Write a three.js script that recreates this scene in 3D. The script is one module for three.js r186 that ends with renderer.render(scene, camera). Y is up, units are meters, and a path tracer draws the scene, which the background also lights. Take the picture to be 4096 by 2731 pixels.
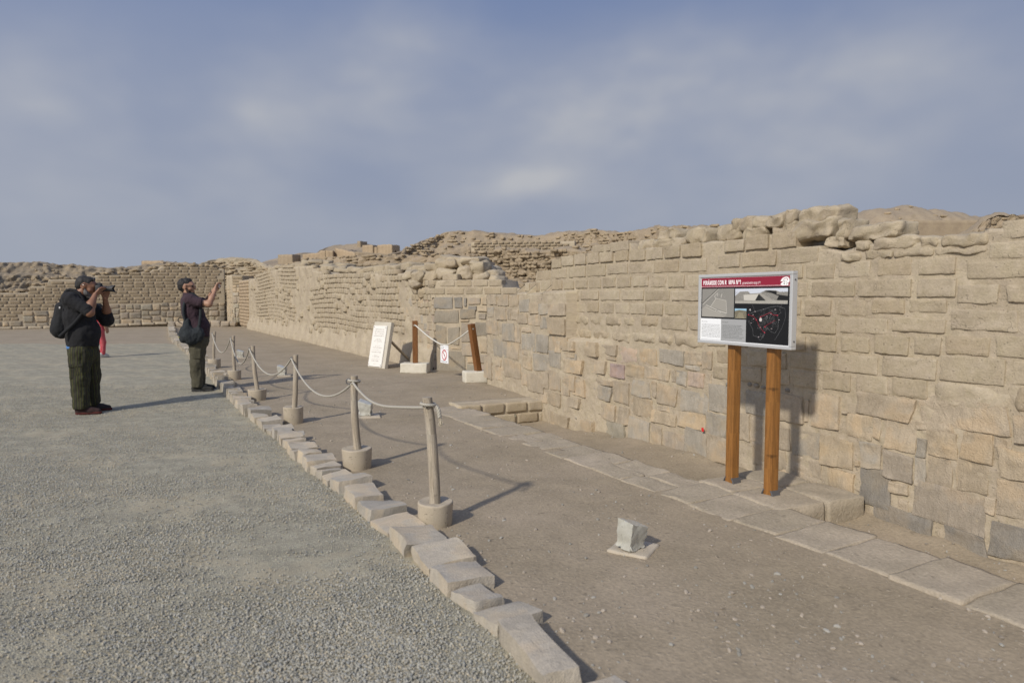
import * as THREE from 'three';
import { mergeGeometries } from 'three/addons/utils/BufferGeometryUtils.js';
import { ImprovedNoise } from 'three/addons/math/ImprovedNoise.js';

// ---------------------------------------------------------------- camera, sky, sun, exposure
const scene = new THREE.Scene();
const camera = new THREE.PerspectiveCamera(53.13, 1024 / 682, 0.1, 2000);
camera.position.set(0, 1.5, 0);
camera.rotation.set(-Math.atan(175.5 / 2731), 0, 0);
camera.focus = 7.5; camera.userData.fStop = 2.2;
const renderer = new THREE.WebGLRenderer({ antialias: true });
renderer.toneMapping = THREE.LinearToneMapping;
renderer.toneMappingExposure = 0.88;
renderer.shadowMap.enabled = true;

const IN = new ImprovedNoise();
const n3 = (x, y, z) => IN.noise(x, y, z);
function fbm(x, y, z, oct = 4) { let a = 0, w = 0.5, f = 1; for (let i = 0; i < oct; i++) { a += w * IN.noise(x * f + i * 7.3, y * f + i * 3.1, z * f - i * 5.7); f *= 2.03; w *= 0.5; } return a; }
const clamp = (v, a = 0, b = 1) => Math.min(b, Math.max(a, v));
const sst = (a, b, v) => { const t = clamp((v - a) / (b - a)); return t * t * (3 - 2 * t); };
const mix = (a, b, t) => a + (b - a) * t;
function rng(seed) { let a = seed >>> 0; return () => { a = (a + 0x6D2B79F5) | 0; let t = Math.imul(a ^ (a >>> 15), 1 | a); t = (t + Math.imul(t ^ (t >>> 7), 61 | t)) ^ t; return ((t ^ (t >>> 14)) >>> 0) / 4294967296; }; }
const P = (X, y, Z) => new THREE.Vector3(X, y, -Z);            // X right, y up, Z ahead of the camera

const sunAz = 40.5 * Math.PI / 180, sunEl = 38.3 * Math.PI / 180;
const sunDir = new THREE.Vector3(-Math.sin(sunAz) * Math.cos(sunEl), Math.sin(sunEl), Math.cos(sunAz) * Math.cos(sunEl));
{
  const W = 1024, Hh = 512, data = new Float32Array(W * Hh * 4);
  const blobs = [[2.1, 9.6, 4.6, 1.5, 0.62], [1.2, 10.1, 2.4, 1.0, 0.3], [-19, 14.5, 4.2, 4.6, 0.42], [-21, 9, 4, 3, 0.2], [-10.5, 19, 4.2, 4.6, 0.42], [5, 15, 6.5, 3.4, 0.42], [13, 17, 7, 4, 0.4], [22, 14.5, 7, 4.5, 0.38], [30, 16, 6, 5, 0.32], [9, 7, 16, 2.6, 0.2], [-14, 5.5, 6, 1.6, 0.16], [-33, 14, 4, 4, 0.2]];
  for (let j = 0; j < Hh; j++) {
    const th = ((j + 0.5) / Hh - 0.5) * Math.PI, y = Math.sin(th), c = Math.cos(th), el = th * 180 / Math.PI;
    for (let i = 0; i < W; i++) {
      const ph = ((i + 0.5) / W - 0.5) * 2 * Math.PI, x = Math.cos(ph) * c, z = Math.sin(ph) * c;
      const g = Math.pow(clamp(el / 40), 0.85);
      let r = mix(0.395, 0.076, g), gg = mix(0.43, 0.168, g), b = mix(0.5, 0.43, g);
      const e = Math.max(0, el);
      const wx = fbm(x * 3 + 5, y * 6, z * 3, 3) * 0.5;
      let cl = sst(-0.02, 0.55, fbm(x * 3.1 + wx, y * 7.5 + 3 + wx, z * 3.1, 5) + 0.1) * 0.2 + 0.22 * Math.exp(-((el - 11) ** 2) / 90) * (0.7 + 1.2 * fbm(x * 2.2, y * 5 + 8, z * 2.2, 4));
      let az = Math.atan2(x, -z) * 180 / Math.PI;
      const q = fbm(x * 7, y * 14, z * 7 + 9, 4);
      for (const [ba, be, sa, se, s] of blobs) {
        const dx = (az - ba + q * 3.0) / sa, dy = (el - be + q * 1.8) / se, d2 = dx * dx + dy * dy;
        if (d2 < 9) cl += s * Math.exp(-d2) * (0.85 + q);
      }
      cl += cl * 0.5 * fbm(x * 16 + wx * 3, y * 34, z * 16, 4); cl = clamp(cl) * sst(-1, 5, e); const au = Math.pow((1 + x * sunDir.x + y * sunDir.y + z * sunDir.z) / 2, 5) * 0.6;  // au: broad glow around the unseen sun, added to raise the fill light
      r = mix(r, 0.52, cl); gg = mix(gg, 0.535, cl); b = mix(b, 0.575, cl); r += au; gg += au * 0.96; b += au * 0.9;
      if (el < 0) { const k = sst(0, -12, el); r = mix(r, 0.2, k); gg = mix(gg, 0.18, k); b = mix(b, 0.15, k); }
      const o = (j * W + i) * 4; data[o] = r; data[o + 1] = gg; data[o + 2] = b; data[o + 3] = 1;
    }
  }
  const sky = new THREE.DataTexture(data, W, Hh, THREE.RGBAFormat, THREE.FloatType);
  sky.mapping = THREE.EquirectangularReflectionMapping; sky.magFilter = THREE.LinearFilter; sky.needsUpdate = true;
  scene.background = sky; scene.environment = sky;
}
const sun = new THREE.DirectionalLight(new THREE.Color().setRGB(1, 0.925, 0.815), 3.8);
sun.position.copy(sunDir).multiplyScalar(80); sun.target.position.set(0, 0, -12);
sun.castShadow = true; sun.shadow.radius = 5; sun.shadow.mapSize.set(4096, 4096);
Object.assign(sun.shadow.camera, { left: -40, right: 40, top: 40, bottom: -40, near: 1, far: 200 });
scene.add(sun, sun.target);

// ---------------------------------------------------------------- textures and materials
function lat(n, seed) { const r = rng(seed), a = new Float32Array(n * n); for (let i = 0; i < a.length; i++) a[i] = r(); return a; }
const LAT = lat(256, 77);
function vn(x, y, per, off = 0) {                                     // tileable value noise, period per
  const xi = Math.floor(x), yi = Math.floor(y), fx = x - xi, fy = y - yi, u = fx * fx * (3 - 2 * fx), v = fy * fy * (3 - 2 * fy);
  const m = (a) => ((a % per) + per) % per, h = (a, b) => LAT[((m(b) * 37 + off * 101) & 255) * 256 + ((m(a) * 17 + m(b) * 3 + off * 57) & 255)];
  return mix(mix(h(xi, yi), h(xi + 1, yi), u), mix(h(xi, yi + 1), h(xi + 1, yi + 1), u), v);
}
function vf(u, v, per, oct, off = 0) { let a = 0, w = 0.5, s = 0; for (let i = 0; i < oct; i++) { a += w * vn(u * per, v * per, per, off + i); s += w; w *= 0.55; per *= 2; } return a / s; }
const toS = (c) => { c = clamp(c); return Math.round(255 * (c <= 0.0031308 ? 12.92 * c : 1.055 * Math.pow(c, 1 / 2.4) - 0.055)); };
function texPair(N, tile, fn, tileV = tile) {                         // fn(u, v) -> [r, g, b, height] (linear)
  const c = new Uint8Array(N * N * 4), h = new Uint8Array(N * N * 4);
  for (let j = 0; j < N; j++) for (let i = 0; i < N; i++) {
    const q = fn(i / N, j / N), o = (j * N + i) * 4;
    c[o] = toS(q[0]); c[o + 1] = toS(q[1]); c[o + 2] = toS(q[2]); c[o + 3] = 255;
    h[o] = h[o + 1] = h[o + 2] = Math.round(255 * clamp(q[3])); h[o + 3] = 255;
  }
  const mk = (d, s) => { const t = new THREE.DataTexture(d, N, N); t.wrapS = t.wrapT = THREE.RepeatWrapping; t.magFilter = THREE.LinearFilter; t.minFilter = THREE.LinearMipmapLinearFilter; t.generateMipmaps = true; t.repeat.set(1 / tile, 1 / tileV); if (s) t.colorSpace = THREE.SRGBColorSpace; t.needsUpdate = true; return t; };
  return { map: mk(c, true), bump: mk(h, false) };
}
const T = {};
T.mud = texPair(1024, 1.0, (u, v) => {
  const lo = vf(u, v, 4, 4, 1), mid = vf(u, v, 24, 3, 5), hi = vf(u, v, 128, 2, 9), pit = vf(u, v, 60, 2, 14), st = vf(u * 0.25, v, 64, 2, 21);
  const p = sst(0.8, 0.87, pit), fl = sst(0.8, 0.86, hi), cr = sst(0.012, 0.0, Math.abs(vf(u, v, 5, 5, 26) - 0.5)) * sst(0.58, 0.7, vf(u, v, 4, 2, 29));
  let k = 0.80 + 0.22 * (lo - 0.5) + 0.16 * (mid - 0.5) + 0.2 * (hi - 0.5) + 0.06 * (st - 0.5) - 0.18 * p + 0.06 * fl - 0.12 * cr;
  return [k * 1.0, k * (0.99 + 0.03 * (lo - 0.5)), k * (0.97 + 0.1 * (mid - 0.5)), 0.5 + 0.3 * (mid - 0.5) + 0.35 * (hi - 0.5) + 0.25 * (st - 0.5) - 0.4 * p - 0.3 * cr];
});
T.rock = texPair(1024, 0.9, (u, v) => {
  const w = vf(u, v, 6, 3, 3), lo = vf(u, v + w * 0.1, 5, 4, 31), st = vf(u + w * 0.06, v * 0.3 + w * 0.2, 40, 3, 33), hi = vf(u, v, 150, 2, 36), d = vf(u, v, 9, 3, 40);
  const k = 0.76 + 0.28 * (lo - 0.5) + 0.22 * (st - 0.5) + 0.16 * (hi - 0.5), dust = sst(0.5, 0.72, d) * 0.6, o = sst(0.55, 0.75, lo);
  const r = k * (1 + 0.05 * o), g = k * (1 - 0.01 * o), b = k * (1 - 0.09 * o);
  return [mix(r, 0.92, dust * 0.5), mix(g, 0.88, dust * 0.5), mix(b, 0.78, dust * 0.5), 0.5 + 0.5 * (st - 0.5) + 0.4 * (hi - 0.5) + 0.5 * (d - 0.5)];
});
T.dirt = texPair(1024, 2.6, (u, v) => {
  const lo = vf(u, v, 4, 4, 51), mid = vf(u, v, 20, 4, 55), hi = vf(u, v, 200, 2, 61), sp = vf(u, v, 110, 2, 66), s2 = vf(u + 0.3, v, 70, 2, 69);
  const l = sst(0.80, 0.88, sp), dk = sst(0.82, 0.9, s2);
  const k = 0.8 + 0.3 * (lo - 0.5) + 0.22 * (mid - 0.5) + 0.3 * (hi - 0.5) + 0.32 * l - 0.22 * dk;
  return [k, k * (0.985 + 0.02 * l), k * (0.96 + 0.09 * l + 0.08 * (lo - 0.5)), 0.4 + 0.35 * (mid - 0.5) + 0.5 * (hi - 0.5) + 0.4 * l];
});
{                                                                       // loose grey gravel, cells of one to two centimetres
  const G = 110, r = rng(5), cx = [], cy = [], cb = [];
  for (let i = 0; i < G * G; i++) { cx.push(r()); cy.push(r()); cb.push(r()); }
  T.gravel = texPair(1024, 1.3, (u, v) => {
    const x = u * G, y = v * G, xi = Math.floor(x), yi = Math.floor(y); let d1 = 9, d2 = 9, id = 0;
    for (let b = -1; b < 2; b++) for (let a = -1; a < 2; a++) { const k = ((yi + b + G) % G) * G + (xi + a + G) % G, dx = xi + a + cx[k] - x, dy = yi + b + cy[k] - y, d = dx * dx + dy * dy; if (d < d1) { d2 = d1; d1 = d; id = k; } else if (d < d2) d2 = d; }
    const e = clamp((Math.sqrt(d2) - Math.sqrt(d1)) * 2.2), lo = vf(u, v, 4, 4, 71), hi = vf(u, v, 220, 1, 75), t = cb[id];
    const dirt = sst(0.5, 0.74, lo) * 0.7;
    const k = (0.55 + 0.42 * t * e + 0.1 * (hi - 0.5)) * (0.72 + 0.56 * vf(u, v, 13, 3, 79));
    return [mix(k, 0.78, dirt * 0.75), mix(k * 0.985, 0.715, dirt * 0.75), mix(k * (0.93 - 0.06 * t), 0.60, dirt * 0.75), 0.25 + (0.55 * e * (0.5 + 0.5 * t)) * (1 - dirt * 0.7)];
  });
}
T.wood = texPair(512, 0.5, (u, v) => {
  const w = vf(u, v, 3, 3, 81), g = vf(u + w * 0.05, v * 0.06, 60, 3, 83), f = vf(u, v * 0.2, 200, 1, 88), kn = vf(u, v, 5, 2, 90);
  const k = 0.72 + 0.62 * (g - 0.5) + 0.16 * (f - 0.5) - 0.35 * sst(0.78, 0.86, kn);
  return [k, k * (0.94 + 0.1 * (w - 0.5)), k * (0.86 + 0.2 * (w - 0.5)), 0.5 + 0.4 * (g - 0.5) + 0.3 * (f - 0.5)];
});
T.concrete = texPair(512, 0.6, (u, v) => {
  const lo = vf(u, v, 5, 4, 101), hi = vf(u, v, 120, 2, 104), p = sst(0.76, 0.84, vf(u, v, 34, 2, 108));
  const k = 0.84 + 0.2 * (lo - 0.5) + 0.14 * (hi - 0.5) - 0.2 * p;
  return [k, k * 0.99, k * (0.96 + 0.06 * (lo - 0.5)), 0.5 + 0.3 * (hi - 0.5) - 0.45 * p];
});
T.cloth = texPair(512, 0.25, (u, v) => {
  const w = vf(u, v, 120, 2, 127), lo = vf(u, v, 5, 5, 121);
  const k = 0.82 + 0.14 * (w - 0.5) + 0.3 * (lo - 0.5); return [k, k, k, 0.25 * w + 0.7 * lo];
});
T.stripe = texPair(512, 0.11, (u, v) => {
  const x = (u * 8) % 1, b = Math.floor(u * 8), lo = vf(u, v, 8, 3, 131), pal = [[0.048, 0.05, 0.016], [0.026, 0.026, 0.016], [0.055, 0.054, 0.016], [0.022, 0.025, 0.014], [0.034, 0.029, 0.018], [0.02, 0.022, 0.013], [0.05, 0.052, 0.017], [0.027, 0.022, 0.016]][b];
  const k = (0.75 + 0.5 * lo) * (x < 0.12 ? 0.6 : 1); return [pal[0] * k, pal[1] * k, pal[2] * k, lo];
});
T.dots = texPair(256, 0.052, (u, v) => {
  const d = (a, b) => Math.hypot(u - a, v - b), w = Math.min(d(0.25, 0.25), d(0.75, 0.75)) < 0.13; return w ? [0.75, 0.6, 0.6, 0.5] : [0.42, 0.02, 0.035, 0.5];
});
T.rope = texPair(256, 0.05, (u, v) => { const s = ((u + v) * 3) % 1, k = 0.7 + 0.3 * Math.sin(s * Math.PI), h = vf(u, v, 40, 2, 141); return [k * (0.9 + 0.2 * h), k * (0.89 + 0.2 * h), k * (0.86 + 0.2 * h), 0.2 + 0.6 * Math.sin(s * Math.PI) + 0.2 * h]; });
const lin = (r, g, b) => new THREE.Color().setRGB(r, g, b);
function mat(color, tex, bumpScale = 0.004, o = {}) {
  const m = new THREE.MeshStandardMaterial({ color, roughness: 0.95, metalness: 0, ...o });
  if (tex) { m.map = tex.map; if (bumpScale) { m.bumpMap = tex.bump; m.bumpScale = bumpScale; } }
  return m;
}
const M = {};
M.adobe = [[0.462, 0.392, 0.284], [0.482, 0.408, 0.297], [0.442, 0.373, 0.267], [0.492, 0.42, 0.31], [0.455, 0.378, 0.266]].map((c) => mat(lin(...c), T.mud, 0.005));
M.adobeOld = [[0.38, 0.305, 0.205], [0.41, 0.33, 0.225], [0.35, 0.28, 0.187]].map((c) => mat(lin(...c), T.mud, 0.01));
M.mortar = mat(lin(0.5, 0.426, 0.315), T.mud, 0.005);
M.mound = mat(lin(0.385, 0.31, 0.217), T.mud, 0.012);
M.moundShaded = mat(lin(0.33, 0.268, 0.187), T.mud, 0.012);  // mound colour darkened to stand in for backlighting and lens vignetting
M.plaster = mat(lin(0.45, 0.35, 0.235), T.mud, 0.004);
const rockC = { t: [0.52, 0.435, 0.32], o: [0.525, 0.432, 0.305], g: [0.45, 0.405, 0.33], G: [0.325, 0.298, 0.255], q: [0.52, 0.42, 0.335], p: [0.47, 0.365, 0.33], D: [0.365, 0.32, 0.248], l: [0.42, 0.38, 0.295], m: [0.45, 0.385, 0.30] };
M.rock = {}; for (const k in rockC) M.rock[k] = [1, 0.93, 1.06].map((f) => mat(lin(...rockC[k].map((v) => v * f)), T.rock, 0.008));
M.kerb = [[0.50, 0.45, 0.365], [0.475, 0.435, 0.365], [0.53, 0.47, 0.375]].map((c) => mat(lin(...c), T.rock, 0.006));
M.dirt = mat(lin(0.36, 0.298, 0.21), T.dirt, 0.006);
M.paver = [[0.42, 0.362, 0.275], [0.435, 0.375, 0.286], [0.405, 0.35, 0.263]].map((c) => mat(lin(...c), T.dirt, 0.006));
M.gravel = mat(lin(0.49, 0.458, 0.372), T.gravel, 0.007);
M.pebble = mat(lin(1, 1, 1), null, 0, { roughness: 0.95 });
M.greyWood = mat(lin(0.47, 0.435, 0.37), T.wood, 0.002);
M.base = mat(lin(0.49, 0.425, 0.33), T.concrete, 0.004);
M.whiteBlock = mat(lin(0.74, 0.70, 0.60), T.concrete, 0.006);
M.honey = mat(lin(0.345, 0.165, 0.044), T.wood, 0.0015, { roughness: 0.42 });
M.brownWood = mat(lin(0.26, 0.118, 0.038), T.wood, 0.0015, { roughness: 0.5 });
M.rope = mat(lin(0.47, 0.445, 0.385), T.rope, 0.004);
M.steel = mat(lin(0.14, 0.14, 0.15), null, 0, { roughness: 0.55, metalness: 0.6 });
M.alu = mat(lin(0.56, 0.57, 0.57), null, 0, { roughness: 0.5, metalness: 0.3 });

// ---------------------------------------------------------------- helpers
const taken = {};
function numbered(n) { if (!(n in taken)) { taken[n] = 0; return n; } taken[n]++; return n + '_' + String(taken[n]).padStart(3, '0'); }
function tag(o, label, category, group, kind) { if (label) o.userData.label = label; if (category) o.userData.category = category; if (group) o.userData.group = group; if (kind) o.userData.kind = kind; return o; }
function thing(name, label, category, pos, turn = 0, group) { const o = new THREE.Group(); o.name = numbered(name); if (pos) o.position.copy(pos); o.rotation.y = turn; tag(o, label, category, group); scene.add(o); return o; }
function part(name, geo, m, parent, kind) { const o = new THREE.Mesh(geo, m); o.name = name; if (kind) o.userData.kind = kind; parent.add(o); return o; }
function struct(name, geo, m, label) { const o = new THREE.Mesh(geo, m); o.name = numbered(name); o.userData.kind = 'structure'; if (label) o.userData.label = label; scene.add(o); return o; }
function smoothByPos(g) {                                              // normals shared by all vertices at one place
  g.computeVertexNormals(); const p = g.attributes.position, n = g.attributes.normal, acc = new Map();
  const key = (i) => Math.round(p.getX(i) * 2e4) + ',' + Math.round(p.getY(i) * 2e4) + ',' + Math.round(p.getZ(i) * 2e4);
  const ks = []; for (let i = 0; i < p.count; i++) { const k = key(i); ks.push(k); let a = acc.get(k); if (!a) acc.set(k, a = [0, 0, 0]); a[0] += n.getX(i); a[1] += n.getY(i); a[2] += n.getZ(i); }
  for (let i = 0; i < p.count; i++) { const a = acc.get(ks[i]), l = Math.hypot(...a) || 1; n.setXYZ(i, a[0] / l, a[1] / l, a[2] / l); }
  return g;
}
// a rounded, slightly uneven block, w along x, h along y, d along z, centred; uv in metres
function lump(w, h, d, o = {}) {
  const { nx = 6, ny = 4, nz = 3, r = 0.02, amp = 0.006, freq = 9, seed = 0, quad = 0, chip = 0, edge = 1.5, smooth = true, strata = 0 } = o;
  const g = new THREE.BoxGeometry(1, 1, 1, nx, ny, nz), p = g.attributes.position, uv = g.attributes.uv, nn = g.attributes.normal;
  const R = rng(Math.floor(seed * 7919) + 13), q = []; for (let i = 0; i < 8; i++) q.push((R() - 0.5) * 2 * quad);
  const uo = R() * 5, vo = R() * 5, so = R() * 60, rr = Math.min(r, w * 0.49, h * 0.49, d * 0.49);
  const conc = (t) => Math.sign(t) * 0.5 * (1 - Math.pow(1 - Math.abs(t) * 2, edge));
  const v = new THREE.Vector3(), c = new THREE.Vector3(), e = new THREE.Vector3();
  for (let i = 0; i < p.count; i++) {
    v.set(conc(p.getX(i)) * w, conc(p.getY(i)) * h, conc(p.getZ(i)) * d);
    const ax = nn.getX(i), ay = nn.getY(i);
    if (Math.abs(ax) > 0.5) uv.setXY(i, v.z + uo, v.y + vo); else if (Math.abs(ay) > 0.5) uv.setXY(i, v.x + uo, v.z + vo); else uv.setXY(i, v.x + uo, v.y + vo);
    c.set(clamp(v.x, -w / 2 + rr, w / 2 - rr), clamp(v.y, -h / 2 + rr, h / 2 - rr), clamp(v.z, -d / 2 + rr, d / 2 - rr));
    e.subVectors(v, c); const l = e.length(); if (l > 1e-9) v.copy(c).addScaledVector(e, rr / l);
    if (quad) { const a = v.x / w + 0.5, b = v.y / h + 0.5; v.x += w * ((1 - a) * (1 - b) * q[0] + a * (1 - b) * q[1] + (1 - a) * b * q[2] + a * b * q[3]); v.y += h * ((1 - a) * (1 - b) * q[4] + a * (1 - b) * q[5] + (1 - a) * b * q[6] + a * b * q[7]); }
    const X = v.x * freq + so, Y = v.y * freq + so * 0.7, Z = v.z * freq + so * 1.3;
    if (amp) { v.x += amp * (n3(X, Y, Z) + 0.5 * n3(X * 2.7, Y * 2.7, Z * 2.7)); v.y += amp * (n3(X + 31, Y, Z) + 0.5 * n3(X * 2.7, Y * 2.7 + 9, Z * 2.7)); v.z += amp * (n3(X, Y + 17, Z) + 0.6 * n3(X * 2.7, Y * 2.7, Z * 2.7 + 5)); }
    if (strata) v.z += strata * n3(X * 0.8, Y * 3.2, Z);
    if (chip) { const k = Math.max(0, n3(X * 1.3 + 50, Y * 1.3, Z * 1.3) + 0.05), low = clamp(0.5 - v.y / h); const ed = clamp(Math.max(Math.abs(v.x) / w, Math.abs(v.y) / h) * 2 - 0.55, 0, 1); v.multiplyScalar(1 - chip * k * ed * (0.4 + low)); }
    p.setXYZ(i, v.x, v.y, v.z);
  }
  if (smooth) smoothByPos(g); else g.computeVertexNormals();
  return g;
}
// a straight-edged block with a small chamfer
function crisp(w, h, d, r = 0.004, seed = 0) {
  const g = new THREE.BoxGeometry(1, 1, 1, 3, 3, 3), p = g.attributes.position, uv = g.attributes.uv, nn = g.attributes.normal, R = rng(seed * 31 + 7), uo = R() * 3, vo = R() * 3, v = new THREE.Vector3(), c = new THREE.Vector3(), e = new THREE.Vector3();
  const q = (t, s) => Math.sign(t) * (Math.abs(t) > 0.4 ? s / 2 : s / 2 - r);
  for (let i = 0; i < p.count; i++) {
    v.set(q(p.getX(i), w), q(p.getY(i), h), q(p.getZ(i), d)); const ax = nn.getX(i), ay = nn.getY(i);
    if (Math.abs(ax) > 0.5) uv.setXY(i, v.z + uo, v.y + vo); else if (Math.abs(ay) > 0.5) uv.setXY(i, v.x + uo, v.z + vo); else uv.setXY(i, v.x + uo, v.y + vo);
    c.set(clamp(v.x, -w / 2 + r, w / 2 - r), clamp(v.y, -h / 2 + r, h / 2 - r), clamp(v.z, -d / 2 + r, d / 2 - r)); e.subVectors(v, c); const l = e.length(); if (l > 1e-9) v.copy(c).addScaledVector(e, r / l); p.setXYZ(i, v.x, v.y, v.z);
  }
  return smoothByPos(g);
}
function basis(t, n) { return new THREE.Matrix4().makeBasis(t, new THREE.Vector3(0, 1, 0), n); }
// a straight wall face: s runs left to right as seen from its front, out is towards the viewer of that face
function face(X0, Z0, X1, Z1) {
  const a = P(X0, 0, Z0), t = P(X1, 0, Z1).sub(a), L = t.length(); t.normalize(); const n = new THREE.Vector3(-t.z, 0, t.x);
  const rot = new THREE.Quaternion().setFromRotationMatrix(basis(t, n));
  return { a, t, n, L, rot, at: (s, y, out = 0) => a.clone().addScaledVector(t, s).addScaledVector(n, out).setY(y) };
}
function put(m, f, s, y, out = 0, tilt = 0) { m.position.copy(f.at(s, y, out)); m.quaternion.copy(f.rot); if (tilt) m.rotateZ(tilt); return m; }
// earth core of a wall: front, top, ends and back in one sheet, uneven; top and base are functions of s
function core(f, s0, s1, base, top, thick, out, o = {}) {
  const { ds = 0.06, nh = 30, amp = 0.012, freq = 5, lean = 0, extra } = o, ss = []; for (let s = s0; s < s1 - 1e-6; s += ds) ss.push(s); ss.push(s1);
  const nt = 6, ring = []; for (let j = 0; j <= nh; j++) ring.push([j / nh, 0]); for (let k = 1; k <= nt; k++) ring.push([1, k / nt]); for (let j = nh - 2; j >= 0; j -= 2) ring.push([j / nh, 1]);
  const pos = [], uv = [], idx = [], m = ring.length;
  for (const s of ss) { const b = base(s), tp = top(s); let acc = 0; for (let j = 0; j < m; j++) {
    const [k, z] = ring[j], y = b + (tp - b) * k, back = z * thick;
    const nz = amp * (fbm(s * freq, y * freq * 1.2, back * freq + 3, 3)) * 2, q = f.at(s, y, out - back - lean * (y - b) + nz + (extra && z === 0 ? extra(s, y) : 0));
    if (z > 0 && k === 1) q.y += amp * 3 * n3(s * 3, back * 4, 7);
    pos.push(q.x, q.y, q.z); uv.push(s, y + back);
  } }
  for (let i = 0; i < ss.length - 1; i++) for (let j = 0; j < m - 1; j++) { const a = i * m + j, b = a + m; idx.push(a, b, a + 1, b, b + 1, a + 1); }
  for (const i of [0, ss.length - 1]) { const c = pos.length / 3, o2 = i * m; let x = 0, y = 0, z = 0; for (let j = 0; j < m; j++) { x += pos[(o2 + j) * 3]; y += pos[(o2 + j) * 3 + 1]; z += pos[(o2 + j) * 3 + 2]; } pos.push(x / m, y / m, z / m); uv.push(0, 0); for (let j = 0; j < m - 1; j++) i ? idx.push(c, o2 + j + 1, o2 + j) : idx.push(c, o2 + j, o2 + j + 1); }
  const g = new THREE.BufferGeometry(); g.setAttribute('position', new THREE.Float32BufferAttribute(pos, 3)); g.setAttribute('uv', new THREE.Float32BufferAttribute(uv, 2)); g.setIndex(idx); g.computeVertexNormals(); return g;
}
const pw = (pts) => (s) => { if (s <= pts[0][0]) return pts[0][1]; for (let i = 1; i < pts.length; i++) if (s <= pts[i][0]) { const [a, b] = pts[i - 1], [c, d] = pts[i]; return b + (d - b) * (s - a) / (c - a); } return pts[pts.length - 1][1]; };
const pick = (a, r) => a[Math.floor(r() * a.length) % a.length];
function placed(geo, q, pos, sc) { const g = geo.clone(); g.applyMatrix4(new THREE.Matrix4().compose(pos, q, sc ?? new THREE.Vector3(1, 1, 1))); return g; }
function tube(pts, r, seg = 40, rad = 8) { const c = new THREE.CatmullRomCurve3(pts), L = c.getLength(), g = new THREE.TubeGeometry(c, seg, r, rad, false), uv = g.attributes.uv; for (let i = 0; i < uv.count; i++) uv.setXY(i, uv.getX(i) * L, uv.getY(i) * 0.05); return g; }
// ---------------------------------------------------------------- ground
const NW = face(-0.475, 12.02, 4.1, 1.853);                            // line of the near wall
const nwSD = (X, Z) => { const rx = X + 0.475, rz = Z - 12.02; return [rx * 0.4104 - rz * 0.9119, -rx * 0.9119 - rz * 0.4104]; };
const stripD = (s) => 1.53 - (s - 2.54) * 0.0986;
const trenchFloor = pw([[2.4, -0.27], [4.2, -0.2], [5.2, -0.115], [7, -0.11], [8.2, -0.17], [9.5, -0.17], [12, -0.12]]);
const kerbLine = [[0.1, 2.57], [0, 2.84], [-0.19, 3.11], [-0.31, 3.31], [-0.42, 3.55], [-0.59, 3.84], [-0.78, 4.21], [-0.98, 4.52], [-1.16, 4.87], [-1.45, 5.35], [-1.6, 5.57], [-1.94, 6.11], [-2.52, 7.18], [-3.06, 8.05], [-3.53, 8.81], [-4.56, 10.7], [-5.91, 13.17], [-8.26, 17.41], [-12.1, 24.1], [-17.6, 34.9]];
const kerbX = pw([[0.5, 0.95], [1.6, 0.5], ...kerbLine.map(([x, z]) => [z, x])]);
function gh(X, Z) {
  let y = 0.012 * n3(X * 0.5, Z * 0.5, 1) + 0.008 * n3(X * 1.7, Z * 1.7, 4) + 0.004 * n3(X * 6, Z * 6, 2) + 0.002 * n3(X * 17, Z * 17, 2);
  const [s, d] = nwSD(X, Z);
  if (s > 2.3 && d > -0.8 && d < 1.8) { const k = sst(2.36, 2.46, s) * sst(stripD(s) + 0.05, stripD(s) - 0.05, d); y += k * trenchFloor(s); y += k * 0.05 * Math.exp(-d * d / 0.02) * (0.6 + n3(X * 3, Z * 3, 5)); }
  if (s < 2.45 && d > -1 && d < 6 && Z < 16) y += 0.03 * sst(1.5, 2.3, 2.45 - s + 1.4) * sst(5, 2, d);
  return y;
}
function sheet(x0, x1, z0, z1, c, hy, keep) {
  const nx = Math.round((x1 - x0) / c), nz = Math.round((z1 - z0) / c), pos = [], uv = [], idx = [];
  for (let j = 0; j <= nz; j++) for (let i = 0; i <= nx; i++) { const X = x0 + i * c, Z = z0 + j * c; pos.push(X, hy(X, Z), -Z); uv.push(X, Z); }
  for (let j = 0; j < nz; j++) for (let i = 0; i < nx; i++) { if (keep && !keep(x0 + (i + 0.5) * c, z0 + (j + 0.5) * c)) continue; const a = j * (nx + 1) + i, b = a + nx + 1; idx.push(a, a + 1, b, b, a + 1, b + 1); }
  const g = new THREE.BufferGeometry(); g.setAttribute('position', new THREE.Float32BufferAttribute(pos, 3)); g.setAttribute('uv', new THREE.Float32BufferAttribute(uv, 2)); g.setIndex(idx); g.computeVertexNormals(); return g;
}
const edgeBlend = (X, Z) => Math.min(sst(-20, -18.5, X), sst(7, 6.2, X), sst(0, 0.6, Z), sst(26, 23, Z));
struct('dirt_ground', sheet(-20, 7, 0, 26, 0.075, (X, Z) => mix(-0.03, gh(X, Z), edgeBlend(X, Z))), M.dirt, 'trodden brown dirt ground between the gravel and the walls');
{
  const S = new THREE.Shape([[-800, -500], [800, -500], [800, 1100], [-800, 1100]].map(([a, b]) => new THREE.Vector2(a, b))), Ho = new THREE.Path([[-19.8, 0.2], [-19.8, 25.8], [6.8, 25.8], [6.8, 0.2]].map(([a, b]) => new THREE.Vector2(a, b))); S.holes.push(Ho);
  const g = new THREE.ShapeGeometry(S); g.rotateX(-Math.PI / 2); g.translate(0, -0.045, 0); struct('desert_ground', g, M.dirt, 'flat sandy ground reaching to the horizon');
}
const gravelEdge = (X) => 22 + 0.5 * n3(X * 0.8, 3, 1) + 0.25 * n3(X * 3, 1, 1);
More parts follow.
